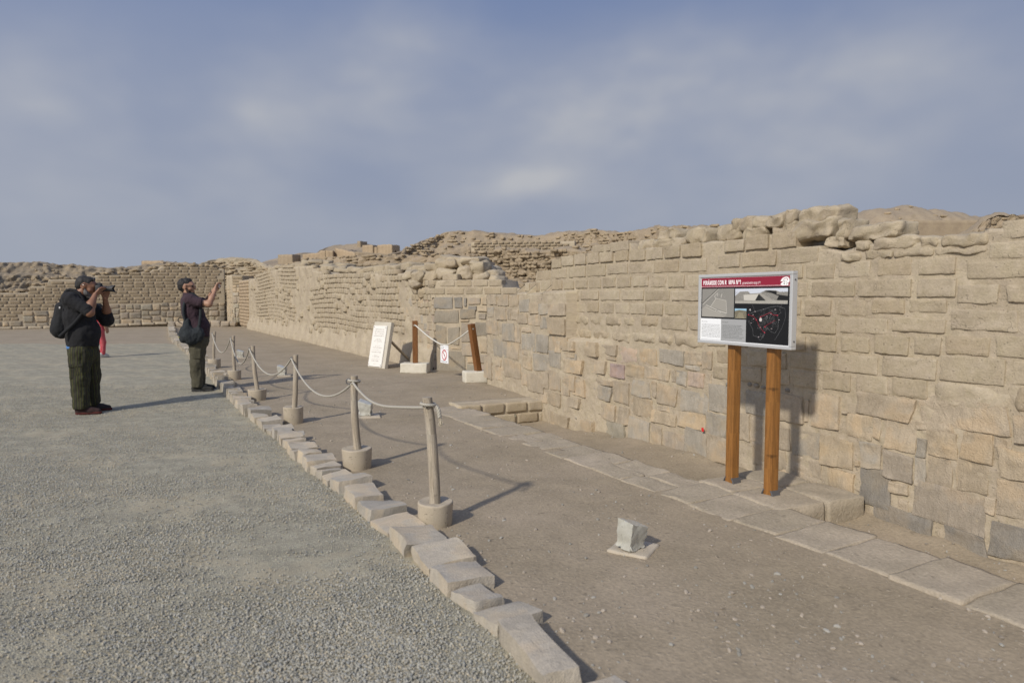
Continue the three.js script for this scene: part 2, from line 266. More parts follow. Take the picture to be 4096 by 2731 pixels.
struct('gravel_yard', sheet(-19.5, 1, 0.3, 23.4, 0.1, (X, Z) => gh(X, Z) + 0.008 + 0.005 * (0.5 + n3(X * 4, Z * 4, 9)) + 0.003 * n3(X * 14, Z * 14, 3), (X, Z) => X < kerbX(Z) + 0.1 && Z < gravelEdge(X)), M.gravel, 'grey gravel yard beside the stone kerb');
{                                                                       // loose stones on the gravel, too many to count
  const r = rng(31), N = 150000, geo = new THREE.IcosahedronGeometry(1, 0), im = new THREE.InstancedMesh(geo, M.pebble, N), m = new THREE.Matrix4(), q = new THREE.Quaternion(), e = new THREE.Euler(), c = new THREE.Color(); let k = 0, tries = 0;
  while (k < N && tries++ < N * 6) {
    const Z = 1.9 + 10 * Math.pow(r(), 1.5), X = mix(-1.02 * Z, 0.3, r()); if (X > kerbX(Z) - 0.02) continue;
    const dn = fbm(X * 0.9, Z * 0.9, 5, 3); if (r() > clamp(0.55 + dn * 2.0, 0.05, 1)) continue;
    const sz = 0.0022 + 0.0042 * Math.pow(r(), 2.4);
    q.setFromEuler(e.set(r() * 6, r() * 6, r() * 6)); m.compose(P(X, gh(X, Z) + 0.014 + sz * 0.3, Z), q, new THREE.Vector3(sz * (0.8 + r() * 0.8), sz * (0.6 + r() * 0.5), sz)); im.setMatrixAt(k, m);
    const t = r(), b = 0.29 + 0.13 * r(); t < 0.68 ? c.setRGB(b, b * 0.965, b * 0.82) : t < 0.88 ? c.setRGB(b * 1.15, b * 1.02, b * 0.76) : c.setRGB(b * 0.84, b * 0.85, b * 0.8); im.setColorAt(k, c); k++;
  }
  im.count = k; im.name = 'loose_gravel'; tag(im, 'loose grey gravel stones strewn over the yard', 'gravel', null, 'stuff'); scene.add(im);
}
{
  const r = rng(47), N = 7000, geo = new THREE.IcosahedronGeometry(1, 0), im = new THREE.InstancedMesh(geo, M.pebble, N), m = new THREE.Matrix4(), q = new THREE.Quaternion(), e = new THREE.Euler(), c = new THREE.Color(); let k = 0, tries = 0;
  while (k < N && tries++ < N * 8) {
    const Z = 2.0 + 15 * Math.pow(r(), 1.6), X = mix(-0.5 * Z - 0.5, 0.78 * Z, r()); if (X < kerbX(Z) + 0.2) continue; const [s, d] = nwSD(X, Z); if (d < 0.03 && s > -0.3) continue;
    if (s > 2.2 && Math.abs(d - stripD(s)) < 0.28) continue;
    if (r() > clamp(0.45 + 1.6 * fbm(X * 1.1, Z * 1.1, 8, 3), 0.08, 1)) continue; const sz = 0.002 + 0.011 * Math.pow(r(), 8);
    q.setFromEuler(e.set(r() * 0.6, r() * 6, r() * 0.6)); m.compose(P(X, gh(X, Z) + sz * 0.25 + (s > 2.2 && Math.abs(d - stripD(s)) < 0.17 ? 0.03 : 0), Z), q, new THREE.Vector3(sz * (0.9 + r() * 0.9), sz * (0.5 + r() * 0.4), sz)); im.setMatrixAt(k, m);
    const b = 0.2 + 0.15 * r(), t = r(); t < 0.55 ? c.setRGB(b * 1.1, b * 0.95, b * 0.76) : t < 0.992 ? c.setRGB(b, b * 0.95, b * 0.82) : c.setRGB(0.46, 0.42, 0.35); im.setColorAt(k, c); k++;
  }
  im.count = k; im.name = 'scattered_pebbles'; tag(im, 'small pebbles scattered on the brown dirt', 'pebbles', null, 'stuff'); scene.add(im);
}
// kerb of upright stones between gravel and dirt
{
  const r = rng(90), kerb = thing('stone_kerb', 'long kerb of rough sandstone blocks between the gravel and the dirt', 'kerb');
  const pts = [[0.62, 1.5], [0.34, 2.05], ...kerbLine].map(([x, z]) => P(x, 0, z)); let L = 0; const cum = [0]; for (let i = 1; i < pts.length; i++) { L += pts[i].distanceTo(pts[i - 1]); cum.push(L); }
  const at = (s) => { let i = 1; while (i < pts.length - 1 && cum[i] < s) i++; const t = clamp((s - cum[i - 1]) / (cum[i] - cum[i - 1])); return [pts[i - 1].clone().lerp(pts[i], t), pts[i].clone().sub(pts[i - 1]).normalize()]; };
  let s = 0.05, n = 0;
  const beyond = [];
  while (s < L - 0.1) {
    const far = clamp((s - 1) / 12), len = (n < 3 ? 0.46 : s < 4.2 ? 0.17 + 0.22 * r() : mix(0.17, 0.09, far) * (0.45 + 1.3 * r()));
    const [p, t] = at(s + len / 2), wd = (s < 4.2 ? 0.15 + 0.14 * r() : 0.14 + 0.13 * r()), ht = 0.055 + 0.055 * r() + 0.04 * sst(4, 12, s);
    const ground = gh(p.x, -p.z), side = new THREE.Vector3(-t.z, 0, t.x);           // towards the dirt
    const near = s < 6, g = lump(len * 0.97, ht + 0.12, wd, near ? { nx: 5, ny: 4, nz: 5, r: 0.006, amp: 0.017, freq: 6, seed: n + 2, quad: 0.09, chip: 0.14, strata: 0.004, smooth: false } : { nx: 2, ny: 2, nz: 3, r: 0.005, amp: 0.016, freq: 9, seed: n + 2, quad: 0.12, smooth: false });
    const m = n < 298 ? part('stone', g, pick(M.kerb, r), kerb) : new THREE.Mesh(g, M.kerb[0]);
    m.position.copy(p).addScaledVector(side, wd / 2 - 0.015 + (r() - 0.5) * 0.03); m.position.y = ground + (ht - 0.12) / 2 + 0.0; m.quaternion.setFromRotationMatrix(basis(t.clone(), new THREE.Vector3(-t.z, 0, t.x)));
    m.rotateX((r() - 0.5) * 0.2); m.rotateZ((r() - 0.5) * (far > 0.2 ? 0.36 : 0.16)); m.rotateY((r() - 0.5) * 0.2);
    if (n >= 298) beyond.push(placed(g, m.quaternion, m.position));
    s += len + (near ? 0.026 : 0.006) + (r() < 0.08 ? 0.05 : 0); n++;
  }
  if (beyond.length) part('stones_beyond', mergeGeometries(beyond), M.kerb[0], kerb, 'stuff');
}
// adobe border strip, its spur to the wall under the sign, and the low step
{
  const r = rng(64), strip = thing('adobe_border', 'flat border of worn adobe blocks running across the dirt to the sign', 'border'); let s = 2.3, n = 0;
  while (s < 11) {
    const len = 0.33 + 0.14 * r(), d = stripD(s + len / 2), two = r() < 0.18, w = 0.52 + 0.04 * r();
    for (const [dd, ww] of two ? [[w / 4, w / 2 - 0.006], [-w / 4, w / 2 - 0.006]] : [[0, w]]) {
      const g = lump(ww, 0.34, len - 0.002, { nx: 9, ny: 2, nz: 10, r: 0.008, amp: 0.014, freq: 5, seed: 400 + n, quad: 0.02 }), m = part('adobe_block', g, pick(M.paver, r), strip);
      const c = NW.at(s + len / 2, 0.009 - 0.17 + 0.008 * (r() - 0.5), d + dd); m.position.copy(c); const t = NW.t.clone().multiplyScalar(1).addScaledVector(NW.n, -0.0986).normalize(), nn = new THREE.Vector3(t.z, 0, -t.x);
      m.quaternion.setFromRotationMatrix(new THREE.Matrix4().makeBasis(nn, new THREE.Vector3(0, 1, 0), t)); m.rotateY((r() - 0.5) * 0.04); n++;
    }
    s += len;
  }
  for (const [a, b, d0, d1] of [[6.78, 7.16, 0.47, 0.88], [7.17, 7.66, 0.42, 0.88], [6.74, 7.2, 0.04, 0.46], [7.21, 7.68, 0.03, 0.41]]) { const g = lump(b - a - 0.006, 0.3, d1 - d0 - 0.006, { nx: 9, ny: 3, nz: 9, r: 0.025, amp: 0.014, freq: 5, seed: 500 + n++ }); put(part('adobe_block', g, pick(M.paver, r), strip), NW, (a + b) / 2, 0.024 - 0.15, (d0 + d1) / 2); }
  const step = thing('adobe_step', 'low two-course adobe step between the border strip and the stone wall', 'step'), c0 = NW.at(2.52, 0, 1.4), c1 = NW.at(2.52, 0, 0.02), F = face(c0.x, -c0.z, c1.x, -c1.z);
  part('earth_core', core(F, 0, F.L, () => -0.32, () => 0.03, 0.4, -0.02, { ds: 0.05, nh: 12, amp: 0.006 }), M.mortar, step);
  for (let row = 0; row < 2; row++) { let x = row ? 0.0 : -0.17; while (x < F.L - 0.08) { const a = Math.max(x, 0.005), w = Math.min(x + 0.335, F.L) - a; if (w > 0.08) put(part('brick', lump(w - 0.02, 0.142, 0.2, { r: 0.02, amp: 0.007, seed: 600 + row * 9 + x, nx: 8 }), pick(M.adobe, r), step), F, a + w / 2, -0.04 - 0.16 + row * 0.16 + 0.005, -0.09); x += 0.345; } }
}
// near wall: left edge, bottom, width, height in metres along and up the wall (1 = worn round; letter = stone colour)
const nearBricks = `3.64,2.063,.42,.087 4.07,2.052,.39,.105 2.53,1.916,.28,.121 2.83,1.933,.32,.126 3.19,1.936,.29,.132 3.52,1.937,.28,.127 3.83,1.937,.29,.119 4.17,1.934,.28,.121 4.47,1.923,.31,.117 4.81,1.92,.29,.122 5.13,1.923,.27,.12 5.43,1.913,.3,.129 2.03,1.761,.45,.13 2.52,1.77,.44,.126 3.02,1.773,.44,.131 3.5,1.773,.45,.137 3.99,1.786,.44,.113 4.46,1.78,.44,.112 4.93,1.769,.43,.119 5.39,1.762,.41,.125 1.64,1.597,.15,.124 1.82,1.592,.31,.133 2.17,1.607,.31,.125 2.53,1.616,.3,.119 2.87,1.615,.3,.114 3.21,1.624,.3,.106 3.55,1.62,.28,.115 3.89,1.628,.28,.114 4.21,1.623,.29,.124 4.54,1.628,.3,.115 4.88,1.617,.28,.121 5.2,1.612,.27,.121 5.51,1.614,.27,.114 5.81,1.611,.27,.111 6.1,1.611,.26,.109 6.38,1.608,.24,.109 2.33,1.457,.48,.125 2.83,1.461,.47,.128 3.34,1.477,.45,.113 3.84,1.47,.43,.116 4.31,1.474,.44,.112 4.78,1.468,.44,.108 5.26,1.47,.43,.102 5.71,1.472,.39,.096 6.12,1.473,.36,.091 6.5,1.476,.31,.086 3.17,1.311,.29,.118 3.51,1.321,.28,.121 3.84,1.31,.29,.129 4.18,1.314,.28,.122 4.5,1.316,.3,.118 4.82,1.314,.29,.123 5.14,1.318,.29,.112 5.45,1.326,.28,.107 5.75,1.331,.26,.105 6.04,1.335,.24,.103 6.3,1.339,.24,.101 6.56,1.345,.22,.097 3.16,1.149,.39,.128,1 3.57,1.15,.31,.126,1 3.95,1.163,.35,.117,1 4.34,1.163,.25,.121,1 4.66,1.173,.38,.124,1 5.09,1.165,.43,.131 5.57,1.176,.38,.123 5.97,1.189,.35,.117 6.35,1.199,.39,.114 2.91,.981,.38,.123,1 3.33,.978,.27,.108,1 3.66,.968,.4,.124,1 4.09,.974,.4,.123,1 4.53,.994,.45,.115,1 5.03,.993,.26,.125,1 5.3,.989,.48,.144,1 5.83,1.036,.26,.104 6.13,1.051,.25,.1 6.4,1.069,.28,.088 6.06,1.927,.26,.106 6.34,1.929,.27,.121 6.65,1.924,.27,.125 5.97,1.784,.29,.114 6.29,1.782,.41,.12 6.74,1.787,.4,.118 6.83,1.663,.16,.107 7.02,1.654,.28,.111 7.33,1.654,.28,.119 7.67,1.662,.27,.11 7.99,1.66,.26,.106 6.94,1.514,.1,.112 7.08,1.51,.41,.116 7.52,1.51,.43,.116 7.99,1.506,.27,.12 6.84,1.358,.14,.12 7.02,1.358,.26,.121 7.31,1.365,.27,.115 7.64,1.388,.26,.093 7.93,1.399,.27,.083 6.99,1.216,.34,.117 7.37,1.234,.4,.111 7.81,1.262,.39,.096 6.79,1.064,.25,.114 7.09,1.075,.25,.112 7.38,1.088,.25,.114 7.67,1.095,.27,.126 7.98,1.115,.19,.118 6.41,.894,.43,.13 6.87,.916,.41,.126 7.31,.933,.4,.129 7.74,.939,.41,.141 6.32,.738,.24,.124 6.62,.756,.26,.128 6.92,.761,.25,.128 7.22,.779,.26,.129 7.52,.794,.27,.128 7.82,.802,.27,.126 5.97,.88,.41,.119 5.93,.727,.33,.116 8.32,1.621,.42,.106 8.27,1.465,.25,.114 8.57,1.471,.23,.107 8.23,1.293,.41,.127 8.68,1.314,.3,.121 8.2,1.13,.28,.116 8.52,1.139,.33,.125 8.17,.953,.41,.162 8.62,.976,.3,.136 8.13,.767,.49,.176,1 8.63,.8,.36,.16,1 8.52,1.865,.29,.102 8.45,1.739,.36,.103 7.2,1.901,.18,.062,1 7.47,1.849,.15,.076,1 7.62,1.844,.35,.09,1 7.99,1.84,.14,.074,1 8.13,1.83,.32,.082,1 7.81,1.777,.28,.058,1 8.1,1.782,.34,.044,1 7.35,1.782,.18,.055,1 7.54,1.776,.27,.071,1 7.4,1.937,.42,.099,1 7.29,1.965,.12,.124,1 6.86,2.075,.4,.144,1 6.85,1.989,.42,.127,1 6.57,2.036,.28,.11,1 6.36,2.119,.35,.1,1 6.21,2.033,.29,.103,1 6.05,2.117,.31,.112,1 6.71,2.14,.11,.085,1 5.85,2.045,.34,.135,1 4.91,2.131,.32,.093,1 4.53,2.05,.31,.093,1 4.82,2.044,.57,.079,1 5.4,2.06,.32,.129,1`;
const nearStones = `.56,1.38,.31,.167,t .9,1.361,.44,.19,t 1.37,1.36,.35,.178,o 1.75,1.29,.37,.193,g 2.12,1.27,.3,.151,o 2.43,1.261,.29,.152,g 2.74,1.256,.48,.161,T .49,1.175,.25,.162,g .81,1.134,.45,.209,t 1.28,1.155,.15,.187,t 1.47,1.15,.24,.172,t 1.71,1.115,.32,.152,t 2.04,1.102,.41,.152,t 2.47,1.058,.23,.173,g 2.72,1.011,.5,.215,O .46,.896,.47,.222,t .95,.906,.15,.175,t 1.11,.831,.47,.261,g 1.59,.817,.2,.226,t 1.82,.98,.34,.081,t 1.82,.715,.47,.251,g 2.33,.729,.41,.261,g 2.83,.8,.44,.166,t .73,.53,.54,.293,g 1.28,.547,.43,.253,t 1.84,.642,.2,.049,t 1.86,.433,.33,.205,o 2.23,.462,.5,.237,g 2.74,.548,.34,.223,g 3.12,.555,.34,.219,g .81,.382,.24,.118,t .79,.148,.33,.225,t 1.15,.264,.66,.254,t 1.82,.189,.21,.175,t 2.04,.132,.52,.258,t 2.56,.222,.17,.224,t 2.74,.239,.32,.244,t 3.08,.273,.36,.202,t .34,.146,.33,.356,t 2.91,.757,.16,.157,t 3.1,.79,.31,.138,o 3.43,.75,.44,.183,o 3.88,.801,.37,.123,t 3.9,.739,.33,.048,t 3.14,.509,.43,.18,o 3.59,.546,.44,.167,t 3.1,.705,.33,.067,o 4.09,.545,.29,.156,p 3.1,.192,.2,.242,t 3.33,.22,.3,.226,t 3.64,.423,.5,.058,t 3.76,.237,.38,.179,g 2.72,.012,.35,.2,o 3.11,.055,.42,.134,t 2.38,.001,.29,.166,t 4.28,.739,.34,.185,q 4.67,.753,.35,.177,o 5.04,.791,.43,.158,g 5.49,.818,.26,.129,t 5.76,.791,.16,.181,t 5.51,.765,.23,.049,g 4.44,.59,.34,.137,o 4.79,.606,.48,.135,t 5.28,.609,.07,.125,t 5.36,.592,.18,.151,g 5.55,.598,.26,.15,q 5.82,.645,.08,.104,t 4.15,.245,.36,.262,t 4.55,.373,.36,.19,g 5.03,.341,.34,.217,t 5.41,.332,.44,.233,g 5.87,.403,.39,.257,g 4.56,.148,.36,.215,o 5.05,.271,.2,.052,t 3.85,.003,.37,.19,t 4.28,-0.007,.23,.219,t 4.92,.13,.42,.134,o 5.4,.165,.41,.153,o 5.84,.168,.29,.214,g 4.01,-0.228,.43,.224,l 4.48,-0.209,.43,.334,g 4.94,-0.181,.18,.292,t 5.17,-0.132,.36,.205,m 5.54,-0.136,.32,.303,g 5.86,-0.091,.34,.254,t 6.27,.174,.17,.26,t 3.39,-0.268,.42,.194,t 2.81,-0.248,.49,.169,o 3.42,-0.343,.54,.057,t 4.93,.405,.09,.175,t 4.52,.264,.04,.062,t 6.36,.451,.38,.206,g 6.76,.445,.27,.244,t 7.1,.451,.29,.276,t 7.52,.619,.49,.173,t 8.02,.64,.6,.192,t 8.01,.59,.26,.064,t 7.45,.441,.22,.18,o 7.68,.453,.06,.175,t 7.78,.402,.24,.231,t 6.45,.202,.31,.218,t 6.77,.192,.13,.198,t 6.92,.183,.27,.221,g 7.2,.159,.33,.249,o 7.58,.23,.18,.199,g 7.78,.194,.23,.196,m 8.03,.4,.07,.125,g 8.1,.426,.21,.169,o 8.33,.451,.2,.18,o 8.02,.188,.08,.2,g 8.11,.218,.17,.19,t 8.29,.235,.23,.201,o 6.46,.017,.41,.184,t 6.89,.024,.35,.149,t 6.48,-0.158,.77,.204,t 7.3,-0.087,.25,.225,o 7.57,-0.067,.29,.294,G 7.82,.1,.16,.077,t 7.91,-0.029,.08,.103,t 7.99,-0.025,.5,.251,m 8.5,.133,.06,.1,t 8.56,.379,.28,.192,o 8.57,.148,.31,.227,t 8.53,.561,.11,.067,t 7.73,-0.208,.46,.205,G 8.25,-0.196,.27,.17,G 8.52,-0.121,.3,.222,G 8.65,.611,.21,.172,t 7.41,.608,.06,.017,t 7.05,.474,.04,.195,t 7.54,.213,.04,.044,t`;
// ---------------------------------------------------------------- near wall
{
  const r = rng(7), W = thing('adobe_wall', 'tall near wall of adobe courses over a rough stone base behind the sign', 'wall');
  const buttress = (s, y) => y > 1.58 ? 0 : y > 0.97 ? (s < 3.24 ? 0.15 : 0) : 0.15 * sst(4.4, 3.0, s);
  const top = (s) => s < 1.6 ? 1.545 : s < 1.62 ? 1.6 : s < 2.0 ? 1.735 : s < 2.5 ? 1.885 : s < 3.62 ? 2.035 : s < 4.48 ? 2.13 : s < 6.9 ? 2.04 + 0.03 * n3(s * 3, 1, 1) : s < 7.16 ? 1.915 : s < 8.42 ? 1.885 + 0.05 * n3(s * 4, 2, 2) : 1.93 + 0.03 * n3(s * 3, 2, 6);
  part('earth_core', core(NW, 0.42, 11, () => -0.4, top, 0.85, -0.011, { ds: 0.025, nh: 90, amp: 0.006, freq: 8, extra: (s, y) => buttress(s + 0.02, y) + 0.005 * n3(s * 14, y * 14, 2) + (y < 0.85 ? 0.007 * n3(s * 22, y * 22, 5) : 0) }), M.mortar, W);
  let i = 0;
  for (const w of nearBricks.split(' ')) {
    const q = w.split(',').map(Number), [s, y, wd, ht, worn] = q; i++;
    const big = worn && y > 1.9, g = lump(wd, ht * (big ? 1.25 : 1.06), 0.26, worn ? { nx: 16, ny: 10, nz: 6, r: Math.min(big ? 0.04 : 0.05, ht * 0.4), amp: big ? 0.03 : 0.018, freq: big ? 8 : 10, seed: i + 0.3, chip: 0.16, quad: 0.05, strata: big ? 0.012 : 0, smooth: false } : { nx: 14, ny: 9, nz: 3, r: 0.01, amp: 0.0055, freq: 13, seed: i, chip: 0.07, quad: 0.014, edge: 2, smooth: false });
    put(part('brick', g, pick(worn && y > 1.75 ? M.adobe.slice(0, 3) : M.adobe, r), W), NW, s + wd / 2, y + ht / 2, -0.13 + (worn ? 0.004 : 0.0) + 0.012 * (r() - 0.5) + (y > 1.9 && !worn ? 0.012 : 0) - (y > 1.99 && worn ? 0.06 : 0), (r() - 0.5) * 0.012);
    if (s + wd > 6.9 && s + wd < 7.2 && y > 1.75 && !worn) part('brick', lump(0.2, ht, 0.42, { r: 0.025, amp: 0.008, seed: i + 90, chip: 0.06 }), pick(M.adobe, r), W).position.copy(NW.at(s + wd - 0.1, y + ht / 2, -0.3)).setY(y + ht / 2), W.children[W.children.length - 1].quaternion.copy(NW.rot);
  }
  i = 0;
  for (const w of nearStones.split(' ')) {
    const q = w.split(','), s = +q[0], y = +q[1], wd = +q[2], ht = +q[3], k = q[4].toLowerCase() === q[4] ? q[4] : q[4]; i++;
    const but = i <= 39, end = k === 'T' || k === 'O', key = k === 'T' ? 't' : k === 'O' ? 'o' : k;
    const g = lump(wd * 0.985, ht * 0.985, 0.22, { nx: 11, ny: 10, nz: 3, r: 0.004, amp: 0.009, freq: 8, seed: 700 + i, chip: 0.09, quad: 0.07, strata: 0.006, edge: 1.5, smooth: false });
    const m = put(part('stone', g, pick(M.rock[key], r), W), NW, s + wd / 2, y + ht / 2, buttress(s + wd / 2, y + ht / 2) - 0.108 + (end ? 0.02 : 0) + 0.016 * (r() - 0.5), (r() - 0.5) * 0.03); m.rotateX((r() - 0.5) * 0.05); m.rotateY((r() - 0.5) * 0.06);
  }
  // the courses go on past the corner of the view
  for (let row = 0; row < 7; row++) { let s = 9.0 + (row % 2) * 0.12; while (s < 10.6) { const w = row % 2 ? 0.28 : 0.43, y = 0.95 + row * 0.15; put(part('brick', lump(w - 0.03, 0.12, 0.26, { nx: 8, ny: 5, nz: 3, r: 0.01, amp: 0.006, freq: 13, seed: 3000 + row * 20 + s, chip: 0.07, quad: 0.014, edge: 2, smooth: false }), pick(M.adobe, r), W), NW, s + w / 2, y + 0.06, -0.13); s += w; } }
  { const st = []; cells(8.92, -0.12, 10.8, 0.86, r, st, 0.36, 0.26); for (const [x, y, w, h] of st) put(part('stone', lump(w - 0.025, h - 0.022, 0.22, { nx: 7, ny: 7, nz: 3, r: 0.004, amp: 0.009, freq: 8, seed: 3200 + x * 9 + y, quad: 0.07, chip: 0.09, strata: 0.006, edge: 1.5, smooth: false }), pick(M.rock[pick(['t', 'o', 'm', 't', 'l'], r)], r), W), NW, x + w / 2, y + h / 2, -0.108); }
  // thin packing stones and small pebbles pushed into the joints
  for (let k = 0; k < 70; k++) { const s = 0.6 + 8.2 * r(), y = -0.1 + 0.85 * r(), wd = 0.04 + 0.09 * r(); const m = put(part('packing_stone', lump(wd, 0.02 + 0.02 * r(), 0.1, { nx: 4, ny: 2, nz: 2, r: 0.006, amp: 0.01, freq: 14, seed: 900 + k, quad: 0.1 }), pick(M.rock[pick(['t', 'o', 'g', 't'], r)], r), W), NW, s, y, buttress(s, y) - 0.065, (r() - 0.5) * 0.2); }
  for (const [s, y, z] of [[6.13, 0.68, 0.05], [6.42, 0.715, 0.055], [6.5, 0.71, 0.06], [6.58, 0.705, 0.045], [6.86, 0.71, 0.05]]) put(part('pebble', lump(z, z * 0.62, 0.06, { r: 0.03, amp: 0.006, seed: s * 9, nx: 5, ny: 4 }), M.rock.G[0], W), NW, s, y, -0.02);
}
const cardMat = mat(lin(0.62, 0.02, 0.02), null);
{ const c = new THREE.Mesh(new THREE.BoxGeometry(0.032, 0.04, 0.002), cardMat); c.name = 'red_tag'; tag(c, 'tiny red tag stuck on the stone wall beside the sign post', 'tag'); put(c, NW, 5.83, 0.195, 0.03); c.rotateZ(0.2); scene.add(c); }

// random stone masonry: splits a rectangle into uneven cells
function cells(x0, y0, x1, y1, r, out, mw = 0.42, mh = 0.26) {
  const w = x1 - x0, h = y1 - y0;
  if ((w > mw || h > mh) && (w > 0.16 || h > 0.14)) { const k = 0.35 + 0.3 * r(); if (w / mw > h / mh) { cells(x0, y0, x0 + w * k, y1, r, out, mw, mh); cells(x0 + w * k, y0, x1, y1, r, out, mw, mh); } else { cells(x0, y0, x1, y0 + h * k, r, out, mw, mh); cells(x0, y0 + h * k, x1, y1, r, out, mw, mh); } return; }
  out.push([x0, y0, w, h]);
}
function masonry(parent, f, list, r, kinds, out, seg, gap = 0.022) {
  for (const [x, y, w, h] of list) { const g = lump(w - gap, h - gap, 0.2, { nx: seg, ny: seg, nz: 2, r: 0.01, amp: 0.009, freq: 8, seed: 1000 + r() * 500, quad: 0.05, chip: 0.05, strata: 0.004 }); const m = put(part('stone', g, pick(M.rock[pick(kinds, r)], r), parent), f, x + w / 2, y + h / 2, out - 0.1 + 0.025 * (r() - 0.5), (r() - 0.5) * 0.05); m.rotateY((r() - 0.5) * 0.05); }
}
const brickVar = (n, seed, o) => Array.from({ length: n }, (_, i) => lump(1, 1, 1, { ...o, seed: seed + i }));
// shared low-cost brick shapes, scaled in place (their uv is rebuilt by scale, so the grain stays fine)
function brickSet(w, h, d, n, seed, o = {}) { return Array.from({ length: n }, (_, i) => lump(w, h, d, { nx: 3, ny: 3, nz: 2, r: 0.022, amp: 0.01, freq: 8, chip: 0.07, quad: 0.03, edge: 2.2, ...o, seed: seed + i })); }

// ---------------------------------------------------------------- corner block with the stone front
const CF = face(-1.57, 13.8, 0.3, 13.05);
{
  const r = rng(17), W = thing('corner_wall', 'squared corner wall of grey stones with two adobe courses behind the rope', 'wall');
  part('earth_core', core(CF, 0.02, 1.95, () => -0.3, () => 1.55, 1.0, -0.012, { ds: 0.04, nh: 40, amp: 0.008 }), M.mortar, W);
  // stones as they sit: x, y, width, height
  const st = [[0, 1.27, 0.42, 0.25, 'G'], [0.44, 1.29, 0.2, 0.22, 'G'], [0.66, 1.32, 0.07, 0.18, 'G'], [0.75, 1.36, 0.27, 0.14, 'm'], [1.04, 1.36, 0.2, 0.16, 'o'], [1.26, 1.36, 0.2, 0.16, 'm'], [0, 0.98, 0.54, 0.27, 'D'], [0.58, 1.08, 0.34, 0.2, 'D'], [0.74, 1.24, 0.2, 0.1, 'G'], [0.95, 1.22, 0.28, 0.12, 'o'], [0.98, 1.07, 0.16, 0.13, 'm'], [1.17, 1.0, 0.18, 0.32, 'G'], [0.02, 0.52, 0.25, 0.43, 'D'], [0.29, 0.56, 0.27, 0.36, 'D'], [0.6, 0.62, 0.24, 0.4, 'm'], [0.88, 0.74, 0.44, 0.28, 'D'], [0.6, 0.34, 0.36, 0.25, 'm'], [1.0, 0.42, 0.3, 0.28, 'o'], [0.03, -0.05, 0.66, 0.5, 'D'], [0.72, 0.2, 0.24, 0.14, 'o'], [0.72, 0.0, 0.17, 0.18, 'l'], [0.92, -0.05, 0.38, 0.24, 'q'], [1.0, 0.2, 0.3, 0.2, 'm'], [1.34, 0.5, 0.3, 0.45, 'm'], [1.34, 0.0, 0.3, 0.46, 'o'], [0.58, 1.02, 0.2, 0.05, 't'], [0.36, 0.46, 0.24, 0.06, 'o']];
  for (const [x, y, w, h, k] of st) put(part('stone', lump(w - 0.018, h - 0.018, 0.2, { nx: 7, ny: 7, nz: 2, r: 0.006, amp: 0.01, freq: 7, seed: 1500 + x * 31 + y * 7, quad: 0.05, chip: 0.06, strata: 0.005, smooth: false }), pick(M.rock[k], r), W), CF, x + w / 2, y + h / 2, -0.088 + 0.02 * (r() - 0.5));
  for (const [y, xs] of [[1.56, [[-0.16, 0.4], [0.27, 0.4], [0.7, 0.37], [1.1, 0.36], [1.5, 0.3]]], [1.715, [[0.12, 0.34], [0.5, 0.33], [0.87, 0.31], [1.2, 0.28]]]]) for (const [x, w] of xs) put(part('brick', lump(w, 0.135, 0.24, { nx: 8, ny: 5, r: 0.02, amp: 0.007, seed: 1600 + x * 13 + y }), pick(M.adobe, r), W), CF, x + w / 2, y + 0.07, -0.12);
  part('earth_fill', core(CF, -0.1, 1.9, () => 1.5, (s) => s < 0.05 || s > 1.5 ? 1.68 : 1.845, 0.9, -0.012, { ds: 0.05, nh: 8, amp: 0.006 }), M.mortar, W);
  // melted mass of old mud lumps on top
  const lumps = [[0.1, 1.85, 1.5, 0.5, 1], [0.4, 2.0, 1.1, 0.36, 1], [-0.5, 1.7, 0.8, 0.4, 1],[-0.55, 1.95, 0.34, 0.24], [-0.3, 2.12, 0.4, 0.2], [0.05, 2.2, 0.5, 0.24], [0.45, 2.2, 0.46, 0.26], [0.8, 2.1, 0.4, 0.3], [-0.62, 1.78, 0.3, 0.2], [-0.3, 1.92, 0.42, 0.26], [0.08, 1.98, 0.46, 0.28], [0.5, 2.0, 0.42, 0.3], [0.85, 1.92, 0.36, 0.3], [-0.15, 1.74, 0.36, 0.22], [-0.45, 1.6, 0.32, 0.2], [0.25, 1.84, 0.4, 0.26], [1.08, 1.95, 0.3, 0.24], [1.15, 1.84, 0.3, 0.22], [-0.82, 1.98, 0.3, 0.2], [0.15, 2.28, 0.7, 0.16], [0.6, 2.25, 0.5, 0.16]];
  for (const [x, y, w, h, big] of lumps) { const m = put(part('mud_lump', lump(w, h, big ? 0.9 : 0.55, { nx: 9, ny: 8, nz: 7, r: Math.min(w, h) * 0.49, amp: 0.055, freq: 5, seed: 1700 + x * 17 + y, strata: 0.02, chip: 0.1 }), pick(M.adobe, r), W), CF, x, y, (big ? -0.85 : -0.5) - 0.2 * r() - (y > 2.1 ? 0.12 : 0), (r() - 0.5) * 0.3); }
  put(part('brick', lump(0.34, 0.13, 0.2, { r: 0.012, amp: 0.005, seed: 1790 }), M.adobe[1], W), CF, 0.3, 1.91, -0.2);
}

